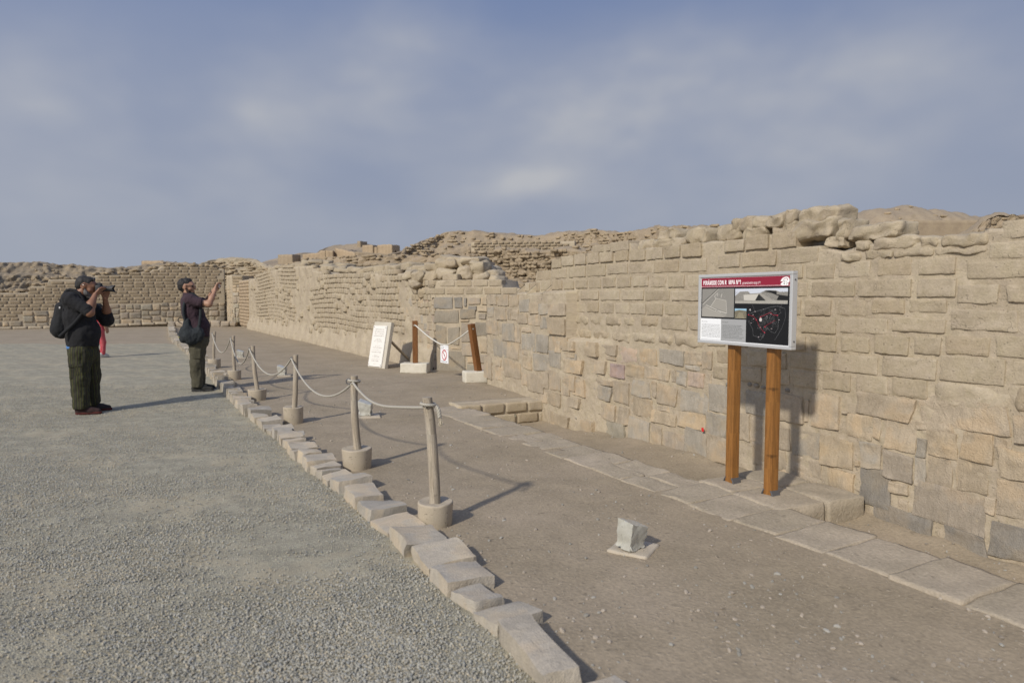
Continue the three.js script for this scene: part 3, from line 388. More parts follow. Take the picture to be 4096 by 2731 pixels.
// ---------------------------------------------------------------- long receding wall of header bricks
const LW = face(-14.7, 36.8, -1.57, 13.8);
{
  const r = rng(23), W = thing('long_adobe_wall', 'long eroded wall of small header bricks receding behind the white plaque', 'wall'), L = LW.L;
  // distance measured from the corner: u = L - s
  const topU = pw([[0, 1.85], [0.8, 1.9], [1.2, 2.05], [3.4, 2.14], [6, 2.18], [8.2, 2.2], [8.6, 2.32], [10, 2.44], [10.2, 2.6], [12.6, 2.66], [15, 2.7], [17.8, 2.62], [21, 2.6], [21.3, 2.44], [26.6, 2.44]]);
  const ero = (s, y) => { const u = L - s; return fbm(s * 0.32 + 3, y * 0.9, 4, 3) * 1.2 + 0.16 * Math.exp(-((u - 12) ** 2) / 10) * (y < 2 ? 1.4 : 1) + (y < 0.55 + 0.25 * n3(s * 0.4, 1, 1) ? 0.5 : 0); };
  const plasterZone = (s) => s < 3.2;
  const bump = (s, y) => { const e = ero(s, y); if (plasterZone(s)) return -0.04 + 0.01 * n3(s * 6, y * 6, 2); return -0.012 + (e > 0.12 ? 0.07 * fbm(s * 3, y * 4, 1, 3) + 0.02 : 0) + 0.12 * sst(0.6, 0, y); };
  part('earth_core', core(LW, 0, L - 0.05, () => -0.2, (s) => topU(L - s) - 0.04, 1.2, 0.0, { ds: 0.09, nh: 34, amp: 0.02, freq: 4, extra: bump }), M.mortar, W);
  const hd = brickSet(0.205, 0.12, 0.2, 12, 1800, { r: 0.012, amp: 0.006 }), sq = brickSet(0.3, 0.12, 0.2, 8, 1850, { r: 0.012, amp: 0.006 }), all = [];
  // patches stand proud of one another and end in a straight joint
  const seams = []; for (let u = 0; u < L;) { seams.push([u, (r() - 0.5) * 0.085]); u += 0.9 + 2.2 * r(); }
  for (let row = 0; row < 18; row++) {
    const y = 0.1 + row * 0.148; let s = 0.05 + 0.1 * r();
    while (s < L - 0.2) {
      const u = L - s, wide = r() < 0.07, w = wide ? 0.31 : 0.185 + 0.05 * r(), yy = y + 0.05 * Math.sin(s * 0.7 + 1) * sst(3, 8, u) + 0.012 * (r() - 0.5);
      let off = 0; const lag = 0.5 * (Math.floor(row / 4) % 3) + 0.25 * (row % 2); for (const [a, o] of seams) if (u > a + lag) off = o;
      if (!plasterZone(s) && yy + 0.07 < topU(u) && ero(s, yy) < 0.3 + 0.2 * r() && !(u < 1.7 && yy < 1.0)) all.push([s + w / 2, yy, w - 0.034, off + 0.03 * (r() - 0.5), wide]);
      s += w;
    }
  }
  all.sort((a, b) => b[0] - a[0]); const rest = [], v1 = new THREE.Vector3();
  all.forEach(([s, y, w, off, wide], i) => {
    const g = wide ? pick(sq, r) : pick(hd, r), base = wide ? 0.3 : 0.205, sc = new THREE.Vector3(w / base, 0.94 + 0.12 * r(), 1);
    if (i < 300) { const m = put(part('brick', g, pick(M.adobe, r), W), LW, s, y + 0.07, off - 0.088, (r() - 0.5) * 0.05); m.scale.copy(sc); } else rest.push(placed(g, LW.rot, LW.at(s, y + 0.07, off - 0.088), sc));
  });
  part('bricks_beyond', mergeGeometries(rest), M.adobe[1], W, 'stuff');
  const st = []; cells(L - 1.65, -0.1, L - 0.02, 1.5, r, st, 0.36, 0.24); masonry(W, LW, st, r, ['t', 't', 't', 'o', 'g', 'q'], -0.01, 6, 0.025);
  for (const [x, y, w] of [[L - 0.42, 1.55, 0.4], [L - 0.8, 1.56, 0.3], [L - 1.15, 1.57, 0.32], [L - 0.3, 1.7, 0.3]]) put(part('brick', lump(w, 0.13, 0.2, { seed: 1880 + x, r: 0.02 }), pick(M.adobe, r), W), LW, x + w / 2, y + 0.07, -0.085);
  // broken protruding chunks and the worn bricks lying along the top
  const top = []; for (let i = 0; i < 90; i++) { const u = 0.8 + 20 * Math.pow(r(), 1.2), s = L - u, y = topU(u) + 0.02 + 0.1 * r(); top.push(placed(lump(0.3 + 0.25 * r(), 0.13 + 0.08 * r(), 0.3 + 0.2 * r(), { nx: 4, ny: 3, nz: 3, r: 0.06, amp: 0.03, freq: 6, seed: 1900 + i }), new THREE.Quaternion().setFromEuler(new THREE.Euler((r() - 0.5) * 0.3, r() * 3, (r() - 0.5) * 0.3)).premultiply(LW.rot), LW.at(s, y, -0.25 - 0.7 * r()))); }
  part('worn_bricks_on_top', mergeGeometries(top), M.adobe[2], W, 'stuff');
  const chunk = []; for (let i = 0; i < 150; i++) { const u = 2 + 22 * r(), s = L - u, y = 0.3 + 1.8 * r(); if (ero(s, y) < 0.12) continue; chunk.push(placed(lump(0.16 + 0.22 * r(), 0.1 + 0.12 * r(), 0.24, { nx: 3, ny: 3, nz: 2, r: 0.04, amp: 0.03, freq: 8, seed: 2000 + i }), LW.rot, LW.at(s, y, -0.07 + 0.05 * r()))); }
  part('crumbling_chunks', mergeGeometries(chunk), M.adobe[0], W, 'stuff');
  // smooth repaired plaster at the far end, in courses
  for (let k = 0; k < 14; k++) put(part('plaster_course', lump(2.9, 0.166, 0.12, { nx: 12, ny: 2, nz: 1, r: 0.008, amp: 0.012, freq: 2, seed: 2300 + k }), M.plaster, W), LW, 1.55, 0.1 + k * 0.168, -0.045);
}

// ---------------------------------------------------------------- far wall across the yard, and the stub beside it
const FW = face(-33.7, 28.3, -16.1, 38.4);
{
  const r = rng(29), W = thing('far_adobe_wall', 'far adobe wall with stone base across the yard, behind the two men', 'wall'), L = FW.L, u0 = 10.03; // s = u0 + distance from the left frame edge
  const topS = pw([[0, 1.5], [u0 - 0.2, 1.74], [u0 + 1.3, 1.76], [u0 + 1.31, 2.08], [u0 + 2.0, 2.1], [u0 + 2.02, 2.42], [u0 + 4.0, 2.46], [u0 + 4.02, 2.66], [u0 + 5.6, 2.7], [u0 + 5.62, 2.84], [u0 + 6.6, 2.86], [u0 + 6.62, 3.02], [u0 + 7.0, 3.04], [u0 + 7.02, 3.18], [L - 0.6, 3.2], [L, 3.1]]);
  const baseS = pw([[0, 0], [u0 + 3, 0.02], [u0 + 10, 0.22], [L, 0.22]]), stoneTop = pw([[0, 0.3], [u0 + 0.8, 0.35], [u0 + 0.9, 0.82], [u0 + 3.4, 0.85], [u0 + 3.6, 1.12], [L, 1.26]]);
  part('earth_core', core(FW, 0, L, () => -0.2, (s) => topS(s) - 0.02, 0.9, -0.002, { ds: 0.08, nh: 40, amp: 0.005 }), M.mortar, W);
  const lo = brickSet(0.5, 0.136, 0.22, 10, 2400, { r: 0.008, amp: 0.006 }), hd = brickSet(0.3, 0.136, 0.22, 8, 2450, { r: 0.008, amp: 0.006 }), all = [];
  for (let row = 0; row < 20; row++) { let s = 0.1 * r() + (row % 2) * 0.2; const y = 0.2 + row * 0.163; const hdr = row % 3 === 1; while (s < L - 0.1) { const long = hdr ? r() < 0.2 : r() < 0.85, w = long ? 0.46 + 0.1 * r() : 0.29 + 0.05 * r(); if (s + w < L && y + 0.15 < topS(s + w / 2) && y > stoneTop(s + w / 2) - 0.05) all.push([s + w / 2, y + baseS(s) * 0.3, w - 0.024, long]); s += w; } }
  all.sort((a, b) => b[0] - a[0]); const rest = [];
  all.forEach(([s, y, w, long], i) => { const g = pick(long ? lo : hd, r), sc = new THREE.Vector3(w / (long ? 0.5 : 0.3), 0.9 + 0.1 * r(), 1); if (i < 300) put(part('brick', g, pick(M.adobeOld, r), W), FW, s, y + 0.075, -0.1 + 0.012 * (r() - 0.5)).scale.copy(sc); else rest.push(placed(g, FW.rot, FW.at(s, y + 0.075, -0.1), sc)); });
  part('bricks_beyond', mergeGeometries(rest), M.adobeOld[1], W, 'stuff');
  const st = []; for (const [a, b] of [[u0 - 0.6, u0 + 0.9], [u0 + 0.9, u0 + 3.5], [u0 + 3.5, u0 + 7], [u0 + 7, L - 0.02]]) cells(a, baseS((a + b) / 2) - 0.1, b, stoneTop((a + b) / 2), r, st, 0.62, 0.4);
  for (const [x, y, w, h] of st) put(part('stone', lump(w - 0.05, h - 0.045, 0.25, { nx: 4, ny: 4, nz: 2, r: 0.02, amp: 0.02, freq: 5, seed: 2500 + x * 7 + y, quad: 0.09, chip: 0.08 }), mat_(r), W), FW, x + w / 2, y + h / 2, -0.09 + 0.03 * (r() - 0.5), (r() - 0.5) * 0.1);
  function mat_(r) { return pick(M.rock[pick(['m', 'l', 'D', 'D', 'o', 'm'], r)], r); }
  for (let x = 0; x < L - 0.5; x += 0.62) { const y = baseS(x); put(part('footing_slab', lump(0.6, 0.14, 0.3, { nx: 4, ny: 2, nz: 2, r: 0.02, amp: 0.012, seed: 2600 + x }), M.mortar, W), FW, x + 0.3, y - 0.01, 0.1); }
  const topb = []; for (let i = 0; i < 110; i++) { const s = L * (0.35 + 0.65 * r()); topb.push(placed(lump(0.2 + 0.22 * r(), 0.1 + 0.06 * r(), 0.26, { nx: 3, ny: 3, nz: 2, r: 0.05, amp: 0.03, seed: 2700 + i }), new THREE.Quaternion().setFromEuler(new THREE.Euler(0, r() * 3, (r() - 0.5) * 0.3)), FW.at(s, topS(s) + 0.0 + 0.12 * r(), -0.2 - 0.7 * r()))); }
  part('worn_bricks_on_top', mergeGeometries(topb), M.adobeOld[0], W, 'stuff');
}
{
  const r = rng(33), W = thing('stub_wall', 'narrow pale wall stub of stone and plaster between the far wall and the long wall', 'wall');
  const A = face(-15.95, 38.2, -15.2, 37.15), B = face(-15.2, 37.15, -14.55, 37.0);
  part('plaster_side', core(A, 0, A.L, () => -0.1, () => 2.72, 0.5, 0, { ds: 0.1, nh: 20, amp: 0.015 }), M.mortar, W);
  part('earth_core', core(B, 0, B.L, () => -0.1, () => 2.68, 1.0, -0.03, { ds: 0.1, nh: 20, amp: 0.012 }), M.mortar, W);
  const st = []; cells(0, 0.1, B.L, 2.2, r, st, 0.5, 0.4); masonry(W, B, st, r, ['m', 'g', 'l', 'o'], 0, 4, 0.04);
  const sa = []; cells(0, 0.1, A.L, 2.2, r, sa, 0.34, 0.34); masonry(W, A, sa, r, ['t', 't', 'o'], 0.005, 4, 0.03);
  for (let k = 0; k < 3; k++) put(part('brick', lump(0.6, 0.14, 0.2, { r: 0.02, seed: 2800 + k }), pick(M.adobeOld, r), W), B, 0.33, 2.27 + k * 0.16, -0.09);
  for (const [px, l, k] of [[-15.3, 0.02, 0], [-15.17, 0.1, 1], [-15.06, -0.04, 2], [-14.95, 0.16, 3]]) { const g = tube([new THREE.Vector3(0, 0, 0), new THREE.Vector3(l * 0.4, 0.36, -0.06), new THREE.Vector3(l, 0.72 + k * 0.02, -0.14)], 0.02, 6, 6), m = new THREE.Mesh(g, mat(lin(0.66, 0.61, 0.5), T.wood, 0.001)); m.name = numbered('wooden_stake'); tag(m, 'pale thin wooden stake leaning in a bundle against the narrow wall stub', 'stake', 'stakes leaning by the wall stub'); m.position.copy(P(px, 0.22, 36.95)); scene.add(m); }
  const b = thing('low_platform', 'low stone-edged dirt platform at the foot of the far wall', 'platform'); const F = face(-18.2, 36.1, -14.75, 36.35);
  part('earth_fill', core(F, 0, F.L, () => -0.2, () => 0.19, 1.9, -0.03, { ds: 0.15, nh: 6, amp: 0.01 }), M.dirt, b);
  let x = 0; while (x < F.L - 0.2) { const w = 0.3 + 0.3 * r(); put(part('edge_stone', lump(w - 0.03, 0.24 + 0.08 * r(), 0.3, { nx: 4, ny: 3, nz: 2, r: 0.03, amp: 0.03, freq: 5, seed: 2900 + x, quad: 0.1 }), pick(M.rock.m, r), b), F, x + w / 2, 0.09, -0.08); x += w; }
}
// ---------------------------------------------------------------- ruined mounds and hills behind
// crest: [X, Z, height]; profile: [distance towards the viewer, share of the height]
function mound(name, label, crest, profile, o = {}) {
  const { step = 0.09, amp = 0.16, freq = 0.7, brick = 0.1, seed = 1, m = M.mound, blocks = 0, back = 6, bw = 0.36, bh = 0.15, rough = 0.05, category = 'mound', thr = 0, look, crestGap = 0.35 } = o;
  const r = rng(seed), W = thing(name, label, category), pts = crest.map(([x, z, h]) => P(x, h, z)), cum = [0]; for (let i = 1; i < pts.length; i++) cum.push(cum[i - 1] + Math.hypot(pts[i].x - pts[i - 1].x, pts[i].z - pts[i - 1].z));
  const L = cum[cum.length - 1], nu = Math.ceil(L / step), prof = [[-back, 0.35], [-back * 0.4, 0.85], ...profile, [profile[profile.length - 1][0] + 0.1, 0]], pl = [0]; const H0 = Math.max(...crest.map((c) => c[2]));
  for (let i = 1; i < prof.length; i++) pl.push(pl[i - 1] + Math.hypot(prof[i][0] - prof[i - 1][0], (prof[i][1] - prof[i - 1][1]) * H0)); const PL = pl[pl.length - 1], nv = Math.ceil(PL / step);
  const at = (u) => { let i = 1; while (i < pts.length - 1 && cum[i] < u) i++; const t = clamp((u - cum[i - 1]) / (cum[i] - cum[i - 1])); const p = pts[i - 1].clone().lerp(pts[i], t); return p; };
  const pv = (w) => { let i = 1; while (i < prof.length - 1 && pl[i] < w) i++; const t = clamp((w - pl[i - 1]) / (pl[i] - pl[i - 1])); const dx = prof[i][0] - prof[i - 1][0], dy = (prof[i][1] - prof[i - 1][1]) * H0, l = Math.hypot(dx, dy) || 1; return [mix(prof[i - 1][0], prof[i][0], t), mix(prof[i - 1][1], prof[i][1], t), -dy / l, dx / l]; };
  const dir = P(pts[pts.length - 1].x - pts[0].x, 0, -(pts[pts.length - 1].z - pts[0].z)).normalize(), front = look ? new THREE.Vector3(...look).normalize() : new THREE.Vector3(-dir.z, 0, dir.x);
  const hash = (a, b) => { const v = Math.sin(a * 127.1 + b * 311.7 + seed * 17.3) * 43758.5453; return v - Math.floor(v); };
  const pos = [], uv = [], idx = [], spots = [];
  for (let i = 0; i <= nu; i++) { const u = L * i / nu, c = at(u); for (let j = 0; j <= nv; j++) {
    const w = PL * j / nv, [d, k, nf, ny] = pv(w); const p = c.clone().addScaledVector(front, d); p.y = c.y * k;
    const steep = clamp(nf * 1.3), big = amp * fbm(u * freq, p.y * freq + d * freq * 0.5, seed, 4) * 2, fine = rough * fbm(u * freq * 5, p.y * freq * 5, d * freq * 3 + seed, 3) * 2;
    const mask = sst(thr - 0.1, thr + 0.12, fbm(u * 0.35, p.y * 0.6, seed + 4, 3)) * steep; let bk = 0;
    if (brick) { const row = Math.floor(p.y / bh + 0.3 * n3(u * 0.15, seed, 1)), colf = u / bw + hash(row, 3) , col = Math.floor(colf), ex = Math.min(colf - col, 1 - colf + col) * bw, fy = p.y / bh + 0.3 * n3(u * 0.15, seed, 1) - row, ey = Math.min(fy, 1 - fy) * bh, h = hash(row, col); bk = brick * mask * ((h - 0.35) * 1.2 - (ex < 0.04 || ey < 0.03 ? 0.35 : 0)); }
    const dd = (big + fine + bk) * (k > 0.03 || d < 0 ? 1 : 0.3) * (j === nv ? 0 : 1);
    p.addScaledVector(front, nf * dd); p.y += Math.max(0, ny) * dd * 0.6 + (j < nv ? 0.25 * big * sst(0.5, 1, k) : -0.3); pos.push(p.x, p.y, p.z); uv.push(u, w);
    if (blocks && d > crestGap && p.y > 0.3 && hash(i, j) < 0.5) spots.push([p.x, p.y, p.z, steep, mask]);
  } }
  for (let i = 0; i < nu; i++) for (let j = 0; j < nv; j++) { const a = i * (nv + 1) + j, b = a + nv + 1; idx.push(a, a + 1, b, b, a + 1, b + 1); }
  const g = new THREE.BufferGeometry(); g.setAttribute('position', new THREE.Float32BufferAttribute(pos, 3)); g.setAttribute('uv', new THREE.Float32BufferAttribute(uv, 2)); g.setIndex(idx); g.computeVertexNormals(); part('earth', g, m, W);
  if (blocks) {
    const geo = lump(1, 0.42, 0.6, { nx: 3, ny: 2, nz: 2, r: 0.12, amp: 0.06, freq: 2.2, seed: seed + 5, chip: 0.15, smooth: true }), mm = new THREE.Matrix4(), q = new THREE.Quaternion(), q0 = new THREE.Quaternion().setFromRotationMatrix(basis(dir, front)), e = new THREE.Euler(), im = new THREE.InstancedMesh(geo, M.adobeOld[1], blocks), c = new THREE.Color(); let k = 0, tries = 0;
    while (k < blocks && tries++ < blocks * 8) { const s = spots[Math.floor(r() * spots.length)]; if (r() > 0.12 + 0.88 * s[3] * (0.3 + 0.7 * s[4])) continue; const sz = bw * (0.4 + 0.5 * r()), row = Math.round(s[1] / bh) * bh; q.setFromEuler(e.set((r() - 0.5) * 0.3, (r() - 0.5) * 0.9, (r() - 0.5) * 0.26)).premultiply(q0); mm.compose(new THREE.Vector3(s[0], mix(s[1], row, 0.8), s[2]), q, new THREE.Vector3(sz, bh / 0.42 * (0.6 + 0.3 * r()), sz)); im.setMatrixAt(k, mm); const b = 0.85 + 0.3 * r(); im.setColorAt(k, c.setRGB(b, b * 0.99, b * 0.97)); k++; }
    im.count = k; im.name = 'eroded_bricks'; im.userData.kind = 'stuff'; W.add(im);
  }
  return W;
}
// rows of laid bricks on a hillside
function band(name, label, f, y0, rows, seed, bw, bh, taper = 0) {
  const r = rng(seed), W = thing(name, label, 'wall'), gs = brickSet(bw, bh * 0.86, 0.2, 6, seed * 3, { nx: 2, ny: 2, nz: 1 }); part('earth_core', core(f, 0, f.L, () => y0 - 0.4, () => y0 + rows * bh - 0.02, 0.8, -0.03, { ds: 0.2, nh: 8, amp: 0.012 }), M.mortar, W);
  for (let k = 0; k < rows; k++) { let s = (k % 2) * bw * 0.5; const end = f.L - taper * k * (0.5 + r()); while (s < end - bw * 0.6) { put(part('brick', pick(gs, r), pick(M.adobeOld, r), W), f, s + bw / 2, y0 + (k + 0.5) * bh, -0.09 + 0.02 * (r() - 0.5)).scale.x = 0.86 + 0.08 * r(); s += bw; } }
}
mound('ruin_mound', 'eroded earth mound with broken brick edges above the far left wall', [[-36, 34, 3.3], [-32.5, 38, 3.41], [-30.6, 41, 3.59], [-29.6, 42, 3.7], [-28.2, 43, 3.59], [-25.9, 44, 3.45], [-24.9, 45, 3.55], [-23.6, 46, 3.85], [-21.7, 46, 3.78], [-20.4, 46, 3.88], [-18, 46, 3.8]], [[0, 1], [0.9, 0.97], [1.6, 0.82], [2.2, 0.76], [2.8, 0.55], [3.8, 0.48]], { m: M.moundShaded, seed: 3, amp: 0.16, brick: 0.2, rough: 0.15, step: 0.09, blocks: 420, bw: 0.3, bh: 0.15, thr: -0.02 });
mound('brick_rubble_mound', 'heap of tumbled adobe bricks above the wall stub', [[-19.2, 41, 3.0], [-18.4, 41.5, 3.7], [-17.9, 42, 3.86], [-16.8, 42, 3.95], [-16.2, 42, 3.98], [-15.7, 42, 3.85], [-14.8, 41, 3.5], [-13.1, 38, 3.2], [-11.5, 36, 3.0]], [[0, 1], [0.3, 0.97], [0.5, 0.86], [0.9, 0.8], [1.1, 0.62], [1.6, 0.5]], { seed: 5, brick: 0.22, amp: 0.1, step: 0.08, blocks: 1300, bw: 0.5, bh: 0.165, thr: -0.4, m: M.adobe[2], back: 3 });
mound('ridge_mound', 'low ridge of ragged brick courses rising behind the long wall', [[-16, 45, 3.2], [-14.4, 42, 3.4], [-12.6, 39, 3.4], [-11.1, 36.6, 3.42], [-9.8, 35, 3.48], [-8.5, 34, 3.5], [-7.2, 33, 3.5], [-5.9, 32, 3.48], [-4.4, 32, 3.5], [-2.5, 31, 3.4]], [[0, 1], [0.4, 0.99], [0.6, 0.88], [1.2, 0.85], [1.4, 0.72], [2.4, 0.66]], { seed: 7, brick: 0.2, amp: 0.1, step: 0.08, blocks: 1500, bw: 0.42, thr: -0.2, back: 4 });
mound('great_mound', 'big eroded adobe mound with ragged brick layers at the centre skyline', [[-7.6, 34, 3.2], [-6.2, 35, 3.7], [-5.3, 36, 4.1], [-4.7, 37, 4.5], [-3.8, 38, 5.08], [-3.0, 38, 5.2], [-2.0, 38, 5.22], [-1.2, 38, 5.1], [0.4, 38, 5.0], [1.8, 38, 4.98], [3.1, 37, 5.0], [4.4, 36, 5.05], [5.5, 35, 4.78], [6.6, 33, 4.85], [7.3, 31, 4.8], [8.3, 28, 4.45], [9.0, 26, 4.2], [10, 24, 3.95], [11.5, 21, 3.6]], [[0, 1], [1.0, 0.97], [1.5, 0.84], [2.2, 0.8], [2.5, 0.66], [3.6, 0.62], [5, 0.56], [6.5, 0.36]], { seed: 11, brick: 0.24, amp: 0.16, rough: 0.07, step: 0.085, look: [-0.1, 0, 1], crestGap: 1.0, blocks: 3000, bw: 0.36, thr: -0.02, back: 8 });
mound('cliff_mound', 'crumbling brick cliff in front of the big central mound', [[-3.2, 27.5, 2.5], [-1.4, 27, 3.1], [-0.5, 27, 3.42], [0.5, 26, 3.35], [1.4, 25, 3.2], [2.6, 24, 3.15], [3.8, 23, 3.1], [5.2, 21, 3.0], [6.6, 18, 2.9]], [[0, 1], [0.5, 0.97], [0.75, 0.66], [1.5, 0.62], [1.75, 0.42], [3, 0.38], [4.5, 0.2]], { seed: 13, brick: 0.22, amp: 0.2, rough: 0.08, step: 0.06, blocks: 2600, bw: 0.3, bh: 0.13, thr: -0.2, back: 5 });
band('hillside_brick_band', 'neat band of laid bricks across the big central mound', face(-2.0, 33.4, 3.0, 32.6), 3.66, 4, 19, 0.3, 0.135, 0.15);
band('lower_brick_band', 'neat brick band half hidden behind the melted lumps', face(-7.2, 28.6, -3.2, 26.6), 2.3, 4, 21, 0.36, 0.15);
band('short_brick_band', 'short stepped brick band beside the crumbling cliff', face(-1.6, 22, -0.75, 21.8), 2.25, 3, 25, 0.3, 0.14, 0.1);
mound('right_hill', 'smooth sandy hill with broken ledges behind the wall top on the right', [[20, 62, 6.6], [26.2, 60, 7.7], [28.1, 60, 8.4], [29.8, 60, 8.9], [31.6, 60, 9.2], [33.3, 60, 9.3], [35.1, 60, 9.1], [36.8, 60, 8.85], [38.1, 60, 8.6], [39.4, 60, 8.3], [42.5, 60, 8.05], [52, 60, 7.9]], [[0, 1], [3, 0.97], [5, 0.88], [6, 0.8], [12, 0.68], [18, 0.6], [26, 0.48], [34, 0.4]], { seed: 15, brick: 0.2, amp: 0.28, rough: 0.1, step: 0.25, blocks: 160, bw: 0.6, bh: 0.25, thr: 0.22, back: 20, category: 'hill' });
mound('rock_outcrop', 'jagged brown mud outcrop on the skyline at the right edge', [[9.9, 17, 2.6], [10.6, 16, 3.1], [10.9, 16, 3.4], [11.2, 16, 3.56], [11.5, 16, 3.56], [11.7, 16, 3.48], [12.1, 16, 3.48], [13.5, 16, 3.4], [15, 16, 3.2]], [[0, 1], [0.3, 0.98], [0.5, 0.85], [0.8, 0.8], [1.4, 0.6], [2.4, 0.4]], { seed: 17, brick: 0.14, amp: 0.12, rough: 0.06, step: 0.05, blocks: 420, bw: 0.22, bh: 0.1, thr: -0.2, back: 3, category: 'outcrop' });
{
  const r = rng(51);
  const w = thing('plain_earth_wall', 'long smooth earth wall below the right hill', 'wall'); part('wall_face', core(face(23.3, 40, 33, 40), 0, 9.7, () => 4.2, () => 5.98, 0.8, 0, { ds: 0.3, nh: 10, amp: 0.03 }), M.mound, w);
  const h = thing('small_earth_block', 'small square earth block beside the plain wall on the hill', 'building'); const F = face(21.0, 38.2, 22.2, 38); part('wall_face', core(F, 0, F.L, () => 4.5, () => 5.76, 1.4, 0, { ds: 0.1, nh: 12, amp: 0.02 }), M.plaster, h);
  const t = thing('terrace_ruin', 'plastered square ruin on the ridge behind the far left wall', 'building'), E2 = face(-51.6, 95.5, -48.3, 95); part('wall_face', core(E2, 0, E2.L, () => 3, (s) => 6.6 - 0.2 * sst(2.6, 3.3, s), 4, 0, { ds: 0.25, nh: 14, amp: 0.08 }), M.plaster, t);
  mound('temple_hill', 'distant sandy hill carrying the plastered temple ruins', [[-95, 185, 6], [-75, 175, 8.2], [-62.4, 170, 9.9], [-55.5, 172, 12], [-50, 180, 13.2], [-48.5, 186, 15.6], [-45.6, 188, 16.2], [-40.9, 188, 16.4], [-36.9, 186, 15.4], [-31.9, 184, 14.8], [-27, 180, 13.2], [-18, 176, 11.5], [0, 175, 9]], [[0, 1], [3, 0.97], [7, 0.86], [16, 0.78], [24, 0.7], [60, 0.3], [90, 0.02]], { seed: 21, brick: 0, amp: 0.6, freq: 0.12, rough: 0.35, step: 0.9, back: 40, category: 'hill' });
  const tw = thing('temple_ruins', 'plastered terrace walls of a temple ruin on the distant hill', 'ruin'), slab = (x0, z0, x1, z1, b, tp, m = M.plaster) => { const F = face(x0, z0, x1, z1); part('terrace_wall', core(F, 0, F.L, () => b, tp, 3, 0, { ds: 0.7, nh: 8, amp: 0.12, freq: 0.6 }), m, tw); };
  slab(-45.8, 150, -40.6, 149.6, 8, (s) => s < 4 ? 10.9 + 0.1 * s : 11.7 + 0.2 * n3(s, 1, 1)); slab(-40.6, 149.6, -39.0, 149.8, 8, () => 11.7); slab(-39.0, 151, -33.5, 147, 8, (s) => 12.4 - 0.2 * s + 0.3 * n3(s * 1.3, 2, 2)); slab(-33.4, 147, -22.5, 150, 8, (s) => 11.3 - 0.06 * s, M.mound); slab(-36.2, 166, -33.4, 165, 11, (s) => 14.1 + 0.3 * n3(s * 1.5, 1, 5)); slab(-33.4, 165.4, -32.4, 164.8, 11, () => 13.6); slab(-32.4, 165, -28.4, 163, 11, (s) => 14.1 + 0.3 * n3(s, 1, 9)); slab(-51.2, 150, -47.6, 149, 7, () => 10.85, M.mound); slab(-41.2, 183, -40.2, 182.6, 13, () => 16.5, M.mound);
}
